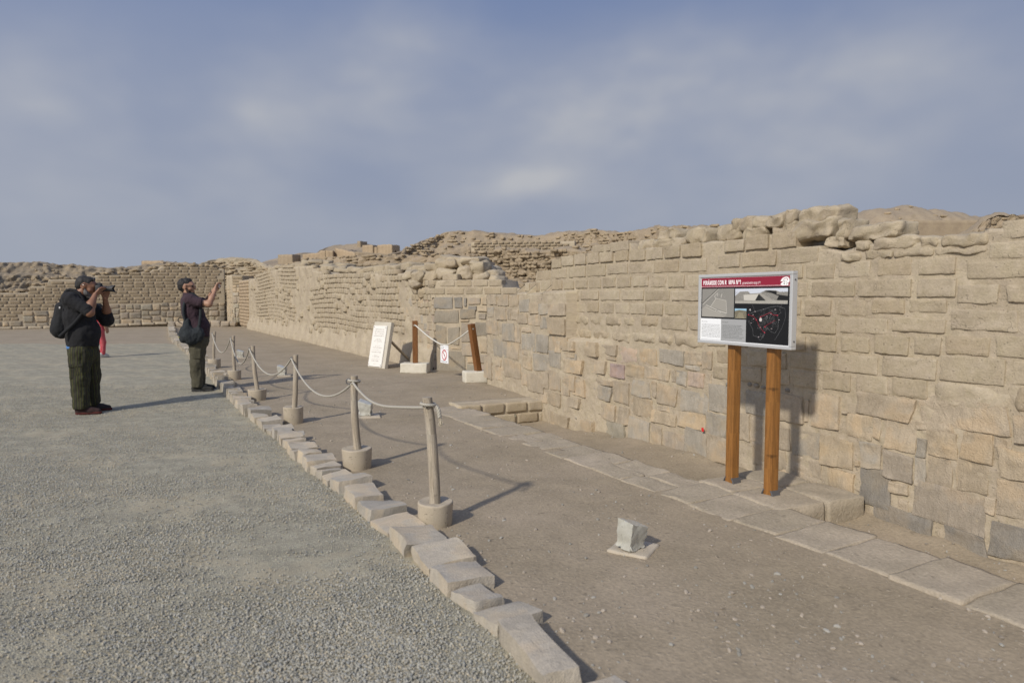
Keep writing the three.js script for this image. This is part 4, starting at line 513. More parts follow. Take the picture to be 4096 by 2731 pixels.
// ---------------------------------------------------------------- rope barrier
const postAt = [[-0.51, 4.45, 0.86, -0.05], [-1.37, 5.95, 0.83, -0.01], [-2.63, 8.13, 0.83, 0.05], [-3.72, 9.89, 0.8, -0.04], [-5.06, 12.37, 0.81, 0.0], [-6.37, 14.54, 0.79, 0.02]];
const postLab = ['leaning barrier post in a concrete base that holds the frayed rope end', 'barrier post next to the one with the frayed rope end', 'bowed barrier post, third from the frayed rope end', 'barrier post, fourth from the frayed rope end', 'barrier post with a hook ring, fifth from the frayed rope end', 'last barrier post of the rope line, farthest from the frayed end'];
const hooks = [];
postAt.forEach(([X, Z, h, lean], i) => {
  const y0 = gh(X, Z), t = thing('barrier_post', postLab[i], 'post', P(X, y0 - 0.015, Z), i * 1.3, 'posts of the rope barrier'), q = new THREE.Quaternion().setFromAxisAngle(new THREE.Vector3(0, 1, 0), -i * 1.3);
  const prof = []; const R0 = 0.118 + (i % 2) * 0.012, bh = 0.172 + 0.02 * ((i * 7) % 3); for (const [r, y] of [[0.02, 0], [R0 * 0.86, 0], [R0 * 0.93, 0.012], [R0 * 0.97, bh * 0.5], [R0, bh - 0.014], [R0 * 0.985, bh - 0.004], [R0 * 0.93, bh], [0.05, bh - 0.008], [0.03, bh - 0.012]]) prof.push(new THREE.Vector2(r, y));
  const bg = new THREE.LatheGeometry(prof, 40), bp = bg.attributes.position, bu = bg.attributes.uv; for (let k = 0; k < bp.count; k++) { const x = bp.getX(k), y = bp.getY(k), z = bp.getZ(k), n = 1 + 0.035 * n3(x * 9 + i * 5, y * 9, z * 9); bp.setXYZ(k, x * n, y + (y > 0.1 ? 0.008 * n3(x * 14, i, z * 14) : 0), z * n); bu.setXY(k, bu.getX(k) * 0.75, y + Math.hypot(x, z)); } bg.computeVertexNormals();
  part('concrete_base', bg, M.base, t);
  const pts = [], rad = [0.036, 0.033, 0.031, 0.03, 0.029, 0.028][i] ; const L = new THREE.Vector3(lean, 0, 0).applyQuaternion(q);
  for (let k = 0; k <= 6; k++) { const f = k / 6; pts.push(new THREE.Vector3(L.x * f + 0.012 * Math.sin(f * 3 + i * 2) * (i === 2 ? 2.2 : 1), 0.12 + (h - 0.12) * f, L.z * f + 0.008 * Math.cos(f * 4 + i))); }
  const g = tube(pts, rad, 28, 14), gp = g.attributes.position, gu = g.attributes.uv; for (let k = 0; k < gp.count; k++) { const x = gp.getX(k), y = gp.getY(k), z = gp.getZ(k), f = clamp((y - 0.12) / (h - 0.12)), j = Math.min(5, Math.floor(f * 6)), ax = mix(pts[j].x, pts[j + 1].x, f * 6 - j), az = mix(pts[j].z, pts[j + 1].z, f * 6 - j), sc = (1.06 - 0.16 * f) * (1 + 0.09 * n3(x * 20, y * 5 + i * 3, z * 20)); gp.setXYZ(k, ax + (x - ax) * sc, y, az + (z - az) * sc); gu.setXY(k, gu.getY(k) * 4, gu.getX(k)); } g.computeVertexNormals();
  part('wooden_pole', g, M.greyWood, t);
  const cap = new THREE.CylinderGeometry(rad * 0.9, rad * 0.92, 0.012, 14); cap.translate(pts[6].x, h - 0.002, pts[6].z); part('pole_top', cap, M.greyWood, t);
  const hk = pts[5].clone().lerp(pts[6], 0.55).applyAxisAngle(new THREE.Vector3(0, 1, 0), i * 1.3).add(t.position); hooks.push(hk);
  if (i > 0) { const ring = new THREE.TorusGeometry(0.022, 0.0045, 8, 18), m = part('hook_ring', ring, M.steel, t); const off = new THREE.Vector3(-rad - 0.016, 0, 0).applyQuaternion(q); m.position.copy(pts[5].clone().lerp(pts[6], 0.6)).add(off); m.quaternion.copy(q); }
});
{
  const rope = thing('barrier_rope', 'thick pale rope slung along the six barrier posts', 'rope'), sags = [0.1, 0.26, 0.28, 0.33, 0.33], rad = 0.0102;
  const ends = hooks.map((h, i) => i === 0 ? h.clone().add(new THREE.Vector3(0, 0.0, 0.042)) : h.clone().add(new THREE.Vector3(-0.05, 0.012, 0.012)));
  ends[1] = hooks[1].clone().add(new THREE.Vector3(0.0, 0, 0.048));
  for (let i = 0; i < 5; i++) { const a = ends[i], b = ends[i + 1], pts = []; for (let k = 0; k <= 14; k++) { const f = k / 14, p = a.clone().lerp(b, f); p.y -= sags[i] * 4 * f * (1 - f) + 0.02 * Math.sin(f * Math.PI * 2) * (i === 0 ? -1 : 0); pts.push(p); } part('rope_span', tube(pts, rad, 60, 8), M.rope, rope); }
  for (const k of [0, 1]) { const c = hooks[k], pts = []; for (let j = 0; j <= 16; j++) { const a = j / 16 * Math.PI * 2.1; pts.push(c.clone().add(new THREE.Vector3(Math.cos(a) * 0.047, 0.006 + 0.012 * Math.sin(a * 0.5), Math.sin(a) * 0.047))); } part('rope_loop', tube(pts, rad, 40, 8), M.rope, rope); }
  const tail = hooks[0].clone().add(new THREE.Vector3(0.052, 0.004, 0.012)); part('rope_tail', tube([tail, tail.clone().add(new THREE.Vector3(0.018, -0.03, 0.008)), tail.clone().add(new THREE.Vector3(0.026, -0.075, 0.012))], 0.014, 12, 8), M.rope, rope);
  const fr = []; const r = rng(3); for (let k = 0; k < 26; k++) { const p = tail.clone().add(new THREE.Vector3(0.026 + 0.016 * (r() - 0.5), -0.07, 0.012 + 0.016 * (r() - 0.5))); fr.push(tube([p, p.clone().add(new THREE.Vector3(0.012 * (r() - 0.5) + 0.004, -0.025, 0.012 * (r() - 0.5))), p.clone().add(new THREE.Vector3(0.03 * (r() - 0.5) + 0.006, -0.045 - 0.02 * r(), 0.03 * (r() - 0.5)))], 0.0022, 5, 4)); } part('frayed_end', mergeGeometries(fr), mat(lin(0.45, 0.4, 0.31), null), rope);
}

// ---------------------------------------------------------------- information sign
function canvasTex(w, h, draw) { const c = document.createElement('canvas'); c.width = w; c.height = h; draw(c.getContext('2d'), w, h); const t = new THREE.CanvasTexture(c); t.colorSpace = THREE.SRGBColorSpace; t.magFilter = THREE.LinearFilter; t.anisotropy = 8; return t; }
{
  const a = P(1.567, 0, 5.67), b = P(1.99, 0, 4.8), F = face(1.567, 5.67, 1.99, 4.8), Wd = F.L, Ht = 0.556, yb = 1.13;
  const t = thing('information_sign', 'information board with a crimson header on two honey-coloured wooden posts', 'sign'); void a; void b;
  const tex = canvasTex(1536, 860, (x, w, h) => {
    const r = rng(9), U = (v) => v * w, V = (v) => v * h;
    x.fillStyle = '#f2f4f6'; x.fillRect(0, 0, w, h);
    x.fillStyle = '#141517'; x.fillRect(0, V(0.149), w, V(0.851));
    x.fillStyle = '#8f2038'; x.fillRect(0, 0, w, V(0.149));
    x.fillStyle = '#f6f1f1'; for (let k = 0; k < 96; k++) x.fillRect(U(k / 96), V(0.132), w / 96 * 0.6, V(0.008));
    x.fillStyle = '#ffffff'; x.textBaseline = 'alphabetic'; x.font = '600 84px sans-serif'; const tw = (s, px) => x.fillText(s, px, V(0.108));
    x.save(); x.scale(0.66, 1); x.fillText('PIRÁMIDE CON R', U(0.022) / 0.66, V(0.108)); const w1 = x.measureText('PIRÁMIDE CON R').width; x.fillStyle = '#5d1526'; x.fillText('Λ', U(0.022) / 0.66 + w1, V(0.108)); const w2 = x.measureText('Λ').width; x.fillStyle = '#ffffff'; x.fillText('MPA Nº1', U(0.022) / 0.66 + w1 + w2, V(0.108)); const w3 = x.measureText('MPA Nº1').width; x.font = 'italic 46px sans-serif'; x.fillText('pyramid with ramp nº1', U(0.022) / 0.66 + w1 + w2 + w3 + 22, V(0.108)); x.restore();
    // emblem: a white crested head seen from the side
    x.fillStyle = '#fbfbfb'; x.save(); x.translate(U(0.905), V(0.012)); x.scale(1.06, 1.06);
    x.beginPath(); x.moveTo(4, 58); x.quadraticCurveTo(20, 4, 90, 2); x.quadraticCurveTo(136, 6, 132, 52); x.quadraticCurveTo(128, 70, 112, 74); x.lineTo(124, 84); x.lineTo(108, 92); x.lineTo(118, 104); x.lineTo(22, 104); x.lineTo(6, 86); x.quadraticCurveTo(26, 62, 48, 56); x.quadraticCurveTo(30, 50, 4, 58); x.fill();
    x.strokeStyle = '#8f2038'; x.lineWidth = 6; x.beginPath(); x.moveTo(40, 40); x.quadraticCurveTo(66, 14, 104, 24); x.quadraticCurveTo(116, 34, 96, 44); x.stroke(); x.strokeStyle = '#333'; x.lineWidth = 3; for (const yy of [54, 82]) { x.beginPath(); x.arc(58, yy, 9, 0, 7); x.stroke(); x.beginPath(); x.arc(58, yy, 3, 0, 7); x.stroke(); } x.beginPath(); x.moveTo(82, 44); x.lineTo(90, 104); x.moveTo(90, 60); x.lineTo(112, 74); x.lineTo(92, 86); x.stroke(); x.restore();
    const ph = (u0, v0, u1, v1, fn) => { x.save(); x.beginPath(); x.rect(U(u0), V(v0), U(u1 - u0), V(v1 - v0)); x.clip(); fn(U(u0), V(v0), U(u1 - u0), V(v1 - v0)); x.restore(); };
    const spk = (X, Y, W, H, n, lo, hi, s = 3) => { for (let k = 0; k < n; k++) { const g = Math.round(lo + (hi - lo) * r()); x.fillStyle = `rgba(${g},${g},${g - 4},0.5)`; x.fillRect(X + W * r(), Y + H * r(), 1 + s * 2 * r(), 1 + s * r()); } };
    const poly = (c, ...p) => { x.fillStyle = c; x.beginPath(); p.forEach(([a, b], i) => i ? x.lineTo(a, b) : x.moveTo(a, b)); x.fill(); };
    ph(0.012, 0.17, 0.409, 0.627, (X, Y, W, H) => { // aerial view of walled yards
      x.fillStyle = '#8c8a84'; x.fillRect(X, Y, W, H); spk(X, Y, W, H, 3500, 110, 170); const q = (a, b) => [X + a * W, Y + b * H];
      poly('#9d9a92', q(0.44, 0.34), q(0.76, 0.42), q(0.78, 0.82), q(0.28, 0.62)); poly('#a29f97', q(0, 0.72), q(0.12, 0.6), q(0.75, 0.97), q(0.7, 1), q(0, 1));
      x.lineCap = 'butt'; const ln = (c, wd, ...p) => { x.strokeStyle = c; x.lineWidth = wd; x.beginPath(); p.forEach((e, i) => { const z = q(...e); i ? x.lineTo(...z) : x.moveTo(...z); }); x.stroke(); };
      ln('#4b4a47', 9, [0, 0.53], [0.5, 0]); ln('#c9c6bc', 7, [0.02, 0.57], [0.52, 0.02]); ln('#c4c1b8', 12, [0.13, 0.58], [0.48, 0.75]); ln('#c4c1b8', 13, [0.5, 0.77], [0.78, 0.86]); ln('#55534f', 4, [0.14, 0.61], [0.47, 0.78]); ln('#c4c1b8', 8, [0.28, 0.63], [0.44, 0.36], [0.4, 0.26], [0.5, 0.15]); ln('#c0bdb4', 7, [0.44, 0.34], [0.76, 0.42], [0.79, 0.86]); ln('#b9b6ad', 6, [0.12, 0.66], [0.78, 0.94]); ln('#c8c5bb', 10, [0.5, 0.26], [0.5, 0.17]); ln('#c8c5bb', 10, [0.6, 0.32], [0.63, 0.18]); spk(X + W * 0.2, Y, W * 0.5, H * 0.4, 500, 60, 220, 4); x.fillStyle = '#f4f4f4'; x.fillRect(...q(0.44, 0.77), 7, 9); x.fillRect(...q(0.58, 0.82), 8, 7); });
    ph(0.421, 0.176, 0.984, 0.404, (X, Y, W, H) => { // old view of the ramp
      x.fillStyle = '#cdd3de'; x.fillRect(X, Y, W, H); const q = (a, b) => [X + a * W, Y + b * H];
      poly('#8b8881', q(0, 0.5), q(0.1, 0.2), q(0.26, 0.18), q(0.3, 0.34), q(0.5, 0.3), q(0.6, 0.12), q(0.78, 0.14), q(0.86, 0.24), q(1, 0.24), q(1, 1), q(0, 1)); spk(X, Y + H * 0.2, W * 0.3, H * 0.8, 900, 60, 220, 4); spk(X + W * 0.5, Y + H * 0.2, W * 0.5, H * 0.6, 1200, 30, 190, 4);
      poly('#1c1c1c', q(0.56, 0.2), q(0.66, 0.14), q(0.8, 0.2), q(0.8, 0.4), q(1, 0.5), q(1, 0.8), q(0.8, 0.76), q(0.84, 0.5), q(0.7, 0.3)); poly('#c6c3ba', q(0.17, 0.42), q(0.47, 0.36), q(0.4, 0.8), q(0.18, 0.78)); poly('#2a2a29', q(0.47, 0.36), q(0.62, 0.84), q(0.4, 0.8)); poly('#9e9a91', q(0.47, 0.36), q(0.52, 0.32), q(0.74, 0.78), q(0.62, 0.84)); poly('#a8a59c', q(0, 0.84), q(1, 0.78), q(1, 1), q(0, 1)); spk(X, Y + H * 0.82, W, H * 0.18, 900, 90, 235, 3); spk(X + W * 0.5, Y + H * 0.35, W * 0.25, H * 0.4, 500, 90, 220, 3); });
    ph(0.42, 0.484, 0.554, 0.636, (X, Y, W, H) => { x.fillStyle = '#9cc2d8'; x.fillRect(X, Y, W, H); const q = (a, b) => [X + a * W, Y + b * H]; poly('#77705c', q(0, 0.25), q(0.4, 0.14), q(1, 0.22), q(1, 1), q(0, 1)); poly('#8f876e', q(0.35, 0.4), q(0.65, 0.4), q(0.85, 1), q(0.12, 1)); spk(X, Y + H * 0.25, W, H * 0.75, 500, 70, 190, 4); });
    x.fillStyle = '#eef1f3'; x.fillRect(0, V(0.654), U(0.258), V(0.346)); x.fillStyle = '#a3a5a6'; x.fillRect(U(0.258), V(0.654), U(0.294), V(0.346));
    const es = ['(900-1470 d.C.)', '', 'Las Pirámides con Rampa eran construcciones', 'monumentales que funcionaban como centros', 'administrativos o posibles palacios. Se ha n identificado', 'dieciséis de estas pirámides dentro del santuario.', 'Edificio elevado compuesto por varias plataformas', 'superpuestas, al cual se accede mediante una rampa', 'central ubicada frente a un gran patio. El edificio incluye', 'depósitos hundidos, espacios cercados, almacenes y', 'caminos epimurales. Su funcionamiento hace referencia', 'a actividades de uso público y carácter administrativo.'].map((l) => l.replace('ha n', 'han'));
    const en = ['(900-1470 AD)', '', 'These monumental constructions functioned as', 'administrative centers or possibly as palaces.', 'Sixteen of these pyramids have been identified', 'within the temple complex. This elevated structure is', 'composed of several overlaying platforms and is', 'accessed by a central ramp located in front of a', 'large patio. The building includes buried deposits,', 'closed spaces, storage rooms, and roads', 'connecting everything. It seemed to serve as a place', 'for both public rituals and administrative duties.'];
    x.fillStyle = '#30322f'; x.font = '17px sans-serif'; es.forEach((l, i) => x.fillText(l, U(0.012), V(0.715) + i * 19, U(0.236))); x.font = 'italic 17px sans-serif'; en.forEach((l, i) => x.fillText(l, U(0.272), V(0.715) + i * 19, U(0.268)));
    // plan of the site
    const q = (a, b) => [U(0.56 + 0.42 * a), V(0.42 + 0.56 * b)], ln = (c, wd, ...p) => { x.strokeStyle = c; x.lineWidth = wd; x.beginPath(); p.forEach((e, i) => { const z = q(...e); i ? x.lineTo(...z) : x.moveTo(...z); }); x.stroke(); };
    ln('#8d8f90', 2.5, [0.03, 0.25], [0.34, 0.15], [0.6, 0.06], [0.78, 0.03], [0.95, 0.09]); ln('#76787a', 2.5, [0.14, 0], [0.21, 0.2]); ln('#8d8f90', 2, [0.87, 0], [0.82, 0.1], [0.86, 0.2], [0.78, 0.26], [0.8, 0.4], [0.8, 0.6], [0.72, 0.74], [0.62, 0.7], [0.55, 0.62], [0.46, 0.72], [0.46, 0.82], [0.36, 0.95], [0.28, 0.86], [0.18, 0.84], [0.16, 0.66], [0.1, 0.56], [0.03, 0.44]); ln('#77797b', 2.5, [0.95, 0.09], [0.97, 0.3], [0.9, 0.56], [0.8, 0.78], [0.72, 0.92]); ln('#555', 2, [0.3, 0.2], [0.5, 0.6], [0.6, 0.66]); ln('#555', 2, [0.25, 0.35], [0.7, 0.15]);
    for (const [a, b, sa, sb, n] of [[0.42, 0.2, 0.06, 0.1, 60], [0.65, 0.18, 0.1, 0.09, 120], [0.58, 0.38, 0.12, 0.1, 240], [0.4, 0.45, 0.08, 0.08, 120], [0.72, 0.5, 0.08, 0.08, 70], [0.34, 0.6, 0.07, 0.07, 60], [0.5, 0.62, 0.08, 0.05, 70], [0.4, 0.82, 0.05, 0.05, 60], [0.12, 0.42, 0.07, 0.05, 30]]) for (let k = 0; k < n; k++) { const g = 110 + 120 * r(), z = q(a + sa * (r() - 0.5) * 2, b + sb * (r() - 0.5) * 2); x.fillStyle = `rgba(${g | 0},${g | 0},${g | 0},0.75)`; x.fillRect(z[0], z[1], 1 + 5 * r(), 1 + 3 * r()); }
    x.fillStyle = '#c9c5c2'; x.beginPath(); x.ellipse(...q(0.36, 0.4), 22, 25, 0, 0, 7); x.fill(); ln('#b8283c', 4, [0.03, 0.28], [0.18, 0.32], [0.25, 0.4], [0.33, 0.58], [0.46, 0.74]); ln('#b8283c', 4, [0.35, 0.33], [0.6, 0.2], [0.68, 0.27], [0.78, 0.26]); ln('#b8283c', 3, [0.72, 0.4], [0.46, 0.58]); x.fillStyle = '#d8324a'; for (const [a, b] of [[0.03, 0.27], [0.34, 0.32], [0.24, 0.4], [0.46, 0.73], [0.76, 0.26], [0.46, 0.58]]) x.fillRect(...q(a, b), 15, 10); x.fillStyle = '#e8d6d8'; for (const [a, b] of [[0.14, 0.27], [0.5, 0.3], [0.6, 0.24], [0.1, 0.5], [0.7, 0.12], [0.8, 0.38], [0.34, 0.6], [0.62, 0.62], [0.3, 0.86], [0.2, 0.18], [0.16, 0.38]]) x.fillRect(...q(a, b), 22, 4);
    x.strokeStyle = '#fff'; x.lineWidth = 5; x.beginPath(); x.moveTo(...q(0.06, 0.17)); x.lineTo(...q(0.08, 0.12)); x.lineTo(...q(0.1, 0.17)); x.stroke();
  });
  const m = new THREE.MeshStandardMaterial({ map: tex, roughness: 0.35 }), fr = 0.024;
  const print = part('printed_panel', new THREE.PlaneGeometry(Wd - 2 * fr - 0.014, Ht - 2 * fr - 0.014), m, t); put(print, F, Wd / 2, yb + Ht / 2, 0.0225);
  const white = part('panel_board', new THREE.BoxGeometry(Wd - 0.02, Ht - 0.02, 0.02), mat(lin(0.8, 0.81, 0.82), null, 0, { roughness: 0.5 }), t); put(white, F, Wd / 2, yb + Ht / 2, 0.009);
  for (const [w, h, x, y] of [[Wd, fr, Wd / 2, yb + fr / 2], [Wd, fr, Wd / 2, yb + Ht - fr / 2], [fr, Ht - 2 * fr, fr / 2, yb + Ht / 2], [fr, Ht - 2 * fr, Wd - fr / 2, yb + Ht / 2]]) put(part('frame_bar', crisp(w - 0.001, h - 0.001, 0.05, 0.003), M.alu, t), F, x, y, 0.004);
  for (const y of [yb + 0.06, yb + Ht - 0.06]) { const s = part('screw', new THREE.CylinderGeometry(0.006, 0.006, 0.006, 12), M.steel, t); put(s, F, Wd + 0.001, y, 0.004); s.rotateZ(Math.PI / 2); }
  for (const s of [0.335, 0.735]) {
    const g = crisp(0.074, yb + 0.3, 0.074, 0.004, s * 10), m2 = part('wooden_post', g, M.honey, t); put(m2, F, s, 0.02 + (yb + 0.3) / 2, -0.058);
    for (const k of [-1, 1]) { const ft = part('foot_bracket', crisp(0.01, 0.05, 0.08, 0.002), M.steel, t); put(ft, F, s + k * 0.043, 0.045, -0.058); ft.rotateZ(k * 0.5); }
  }
}

// ---------------------------------------------------------------- rear rope with two brown posts, notice, plaque
{
  const mk = (X, Z, lean, lab, turn) => {
    const t = thing('brown_post', lab, 'post', P(X, gh(X, Z), Z), turn, 'brown wooden posts on white blocks');
    part('white_block', lump(0.54, 0.2, 0.3, { nx: 10, ny: 5, nz: 6, r: 0.02, amp: 0.008, freq: 9, seed: X, chip: 0.05 }), M.whiteBlock, t).position.y = 0.095;
    const p = part('wooden_post', crisp(0.1, 0.84, 0.1, 0.005, X + 4), M.brownWood, t); p.position.set(Math.sin(lean) * 0.42, 0.18 + 0.42, 0); p.rotation.z = -lean; p.rotation.y = 0.35;
    const b = part('rope_knot', new THREE.SphereGeometry(0.026, 12, 10), M.rope, t); b.position.set(Math.sin(lean) * 0.76 + 0.01, 0.18 + 0.75, 0.055); b.scale.set(1, 0.8, 0.8);
    return t;
  };
  const A = mk(-1.9, 13.35, 0, 'upright brown wooden post on a white block beside the leaning plaque', -0.12), B = mk(-0.58, 11.85, -0.17, 'tilted brown wooden post on a white block at the wall opening', 0.28); void A; void B;
  const a = P(-1.88, 0.96, 13.28), b = P(-0.72, 0.95, 11.84), low = P(-1.25, 0.63, 12.6);
  const t = thing('hanging_rope', 'white rope hung between the two brown posts across the opening', 'rope');
  part('rope_line', tube([a, a.clone().lerp(low, 0.5).add(new THREE.Vector3(0, -0.05, 0)), low.clone().add(new THREE.Vector3(-0.06, 0.003, -0.05)), low, low.clone().add(new THREE.Vector3(0.06, 0.004, 0.05)), low.clone().lerp(b, 0.55).add(new THREE.Vector3(0, -0.035, 0)), b], 0.0125, 60, 8), mat(lin(0.72, 0.70, 0.64), T.rope, 0.004), t);
  const tex = canvasTex(512, 520, (x, w, h) => {
    x.fillStyle = '#eceef0'; x.fillRect(0, 0, w, h); x.fillStyle = '#8a8d90'; x.fillRect(0, 34, w, 4); x.fillStyle = '#6a6d70'; for (let k = 0; k < 6; k++) { x.fillRect(40 + k * 17, 58, 6, 18); x.fillRect(40 + k * 17, 58, 12, 4); } for (let k = 0; k < 9; k++) x.fillRect(40 + k * 19, 86, 11, 9); x.beginPath(); x.moveTo(160, 76); x.quadraticCurveTo(168, 46, 208, 48); x.quadraticCurveTo(220, 70, 186, 80); x.fill();
    x.fillStyle = '#a2242c'; x.fillRect(0, 112, w, 5); x.strokeStyle = '#b9161f'; x.lineWidth = 34; x.fillStyle = '#fff'; x.beginPath(); x.arc(w / 2, 286, 142, 0, 7); x.fill(); x.stroke();
    x.strokeStyle = '#4c4f52'; x.lineWidth = 9; x.beginPath(); x.arc(276, 190, 15, 0, 7); x.moveTo(292, 214); x.lineTo(300, 300); x.lineTo(284, 384); x.moveTo(226, 240); x.lineTo(216, 384); x.lineTo(280, 386); x.moveTo(296, 240); x.lineTo(326, 286); x.stroke(); x.strokeStyle = '#9d1a22'; x.lineWidth = 32; x.beginPath(); x.moveTo(160, 184); x.lineTo(352, 388); x.stroke(); x.fillStyle = '#54575a'; x.font = 'bold 46px sans-serif'; x.fillText('PROHIBIDO PASAR', 34, 492, 444);
  });
  const n = thing('no_entry_notice', 'small white notice with a red prohibition circle hanging from the rope', 'notice', P(-1.25, 0.455, 12.585), -1.0); part('plate', new THREE.BoxGeometry(0.32, 0.33, 0.004), mat(lin(0.78, 0.79, 0.8), null), n); const pr = part('print', new THREE.PlaneGeometry(0.316, 0.326), new THREE.MeshStandardMaterial({ map: tex, roughness: 0.5 }), n); pr.position.z = 0.0035;
}
{
  const t = thing('leaning_plaque', 'white inscribed marble plaque on a slab propped up by a wooden strut', 'plaque', P(-2.83, gh(-2.9, 14.3), 14.3), -0.72); // faces the yard
  const lean = new THREE.Group(); const slab = part('backing_slab', crisp(0.56, 0.98, 0.085, 0.005), mat(lin(0.62, 0.58, 0.5), T.concrete, 0.002), t); void lean;
  const ang = -0.2; slab.rotation.x = ang; slab.position.set(0, 0.475, -0.1);
  const tex = canvasTex(512, 1024, (x, w, h) => {
    x.fillStyle = '#e4e1da'; x.fillRect(0, 0, w, h); const r = rng(4); for (let k = 0; k < 60; k++) { x.strokeStyle = `rgba(150,140,125,${0.05 + 0.08 * r()})`; x.lineWidth = 1 + 3 * r(); x.beginPath(); let a = w * r(), b = h * r(); x.moveTo(a, b); for (let j = 0; j < 5; j++) x.lineTo(a += 60 * (r() - 0.5), b += 60 * r()); x.stroke(); }
    x.fillStyle = '#77746d'; x.textAlign = 'center'; const L = (y, px, n, wd) => { x.font = `bold ${px}px serif`; let X = w / 2 - wd / 2; while (X < w / 2 + wd / 2) { const k = px * (0.35 + 0.35 * r()); x.fillRect(X, y - px * 0.7, Math.max(2, px * 0.13), px * 0.7); if (r() < 0.6) x.fillRect(X, y - px * 0.7, k * 0.8, px * 0.1); if (r() < 0.6) x.fillRect(X + k * 0.6, y - px * 0.7, Math.max(2, px * 0.12), px * 0.7); if (r() < 0.4) x.fillRect(X, y - px * 0.1, k * 0.8, px * 0.1); X += k + px * 0.14 + (r() < 0.12 ? px * 0.4 : 0); } };
    for (const [y, px, wd] of [[104, 36, 330], [160, 36, 360], [214, 36, 330], [268, 36, 380], [338, 20, 160], [372, 22, 240], [404, 22, 300], [452, 16, 50], [512, 16, 210], [566, 36, 320], [620, 16, 320], [680, 36, 380], [742, 16, 160], [788, 34, 250], [844, 16, 330], [896, 34, 280], [965, 14, 110]]) L(y, px, 0, wd);
  });
  const plq = part('marble_plate', crisp(0.45, 0.87, 0.026, 0.003), mat(lin(0.7, 0.68, 0.63), null, 0, { roughness: 0.4 }), slab); plq.position.set(-0.035, -0.03, 0.055);
  const pr = part('inscription', new THREE.PlaneGeometry(0.442, 0.862), new THREE.MeshStandardMaterial({ map: tex, roughness: 0.45 }), slab); pr.position.set(-0.035, -0.03, 0.0695);
  for (const x of [-0.23, 0.16]) for (const y of [-0.43, 0.37]) { const s = part('screw', new THREE.SphereGeometry(0.011, 8, 6), M.steel, slab); s.position.set(x, y, 0.071); s.scale.z = 0.5; }
  const st = part('wooden_strut', crisp(0.07, 0.98, 0.035, 0.003), M.greyWood, t); st.position.set(0.1, 0.36, -0.5); st.rotation.x = 0.86;
}

// ---------------------------------------------------------------- floodlights wrapped in plastic
{
  const wrap = new THREE.MeshPhysicalMaterial({ color: lin(0.6, 0.6, 0.55), roughness: 0.36, transmission: 0.1, thickness: 0, clearcoat: 0.5, clearcoatRoughness: 0.25, map: T.concrete.map }), grey = mat(lin(0.3, 0.3, 0.29), null, 0, { roughness: 0.5 });
  const spots = [[0.71, 3.96, 1.05, 0.88, 'plastic-wrapped floodlight on a pale pad alone in the open dirt'], [-1.84, 8.5, 0.3, 0.95, 'plastic-wrapped floodlight just behind the second barrier post'], [-4.35, 12.85, 0.3, 0.9, 'plastic-wrapped floodlight behind the rope between the third and fourth barrier posts'], [-6.75, 16.9, 0.5, 0.9, 'small plastic-wrapped floodlight far along the rope line toward the wall stub']];
  spots.forEach(([X, Z, turn, sc, lab], i) => {
    const t = thing('floodlight', lab, 'floodlight', P(X, gh(X, Z), Z), turn, 'wrapped floodlights on the dirt'); t.scale.setScalar(sc);
    part('concrete_pad', lump(0.28, 0.06, 0.28, { nx: 8, ny: 2, nz: 8, r: 0.01, amp: 0.008, freq: 8, seed: 40 + i, quad: 0.04 }), mat(lin(0.52, 0.46, 0.37), T.concrete, 0.003), t).position.set(0.04, -0.012, 0);
    const g = lump(0.17, 0.17, 0.13, { nx: 10, ny: 10, nz: 8, r: 0.006, amp: 0.0075, freq: 30, seed: 60 + i, edge: 1.25 }), p = g.attributes.position;
    for (let k = 0; k < p.count; k++) { const x = p.getX(k), y = p.getY(k), z = p.getZ(k), f = clamp(0.5 - y / 0.17), w = f * f, pinch = 1 - 0.16 * sst(0.4, 0.8, f) + 0.1 * sst(0.8, 1, f), fold = 0.016 * w * n3(Math.atan2(z, x) * 3.1 + i * 4, f * 2, 1); p.setXYZ(k, x * pinch + fold * Math.sign(x), y - 0.3 * x * (1 - f) + 0.015 * w * n3(x * 40, z * 40, i), z * pinch + fold * Math.sign(z)); }
    g.computeVertexNormals();
    const b = part('plastic_wrap', g, wrap, t); b.position.set(0, 0.115, 0); b.rotation.set(0.14, -0.35, 0.03);
    const c = []; for (const s of [-1, 1]) c.push(new THREE.Vector3(0.072 * s, 0.1, 0)); part('bracket', tube([c[0], new THREE.Vector3(-0.08, 0.035, 0.03), new THREE.Vector3(0, 0.022, 0.04), new THREE.Vector3(0.08, 0.035, 0.03), c[1]], 0.008, 24, 6), wrap, t);
    const h = part('lamp_housing', crisp(0.11, 0.06, 0.07, 0.006), grey, t); h.position.set(0, 0.15, 0); h.rotation.copy(b.rotation);
  });
}
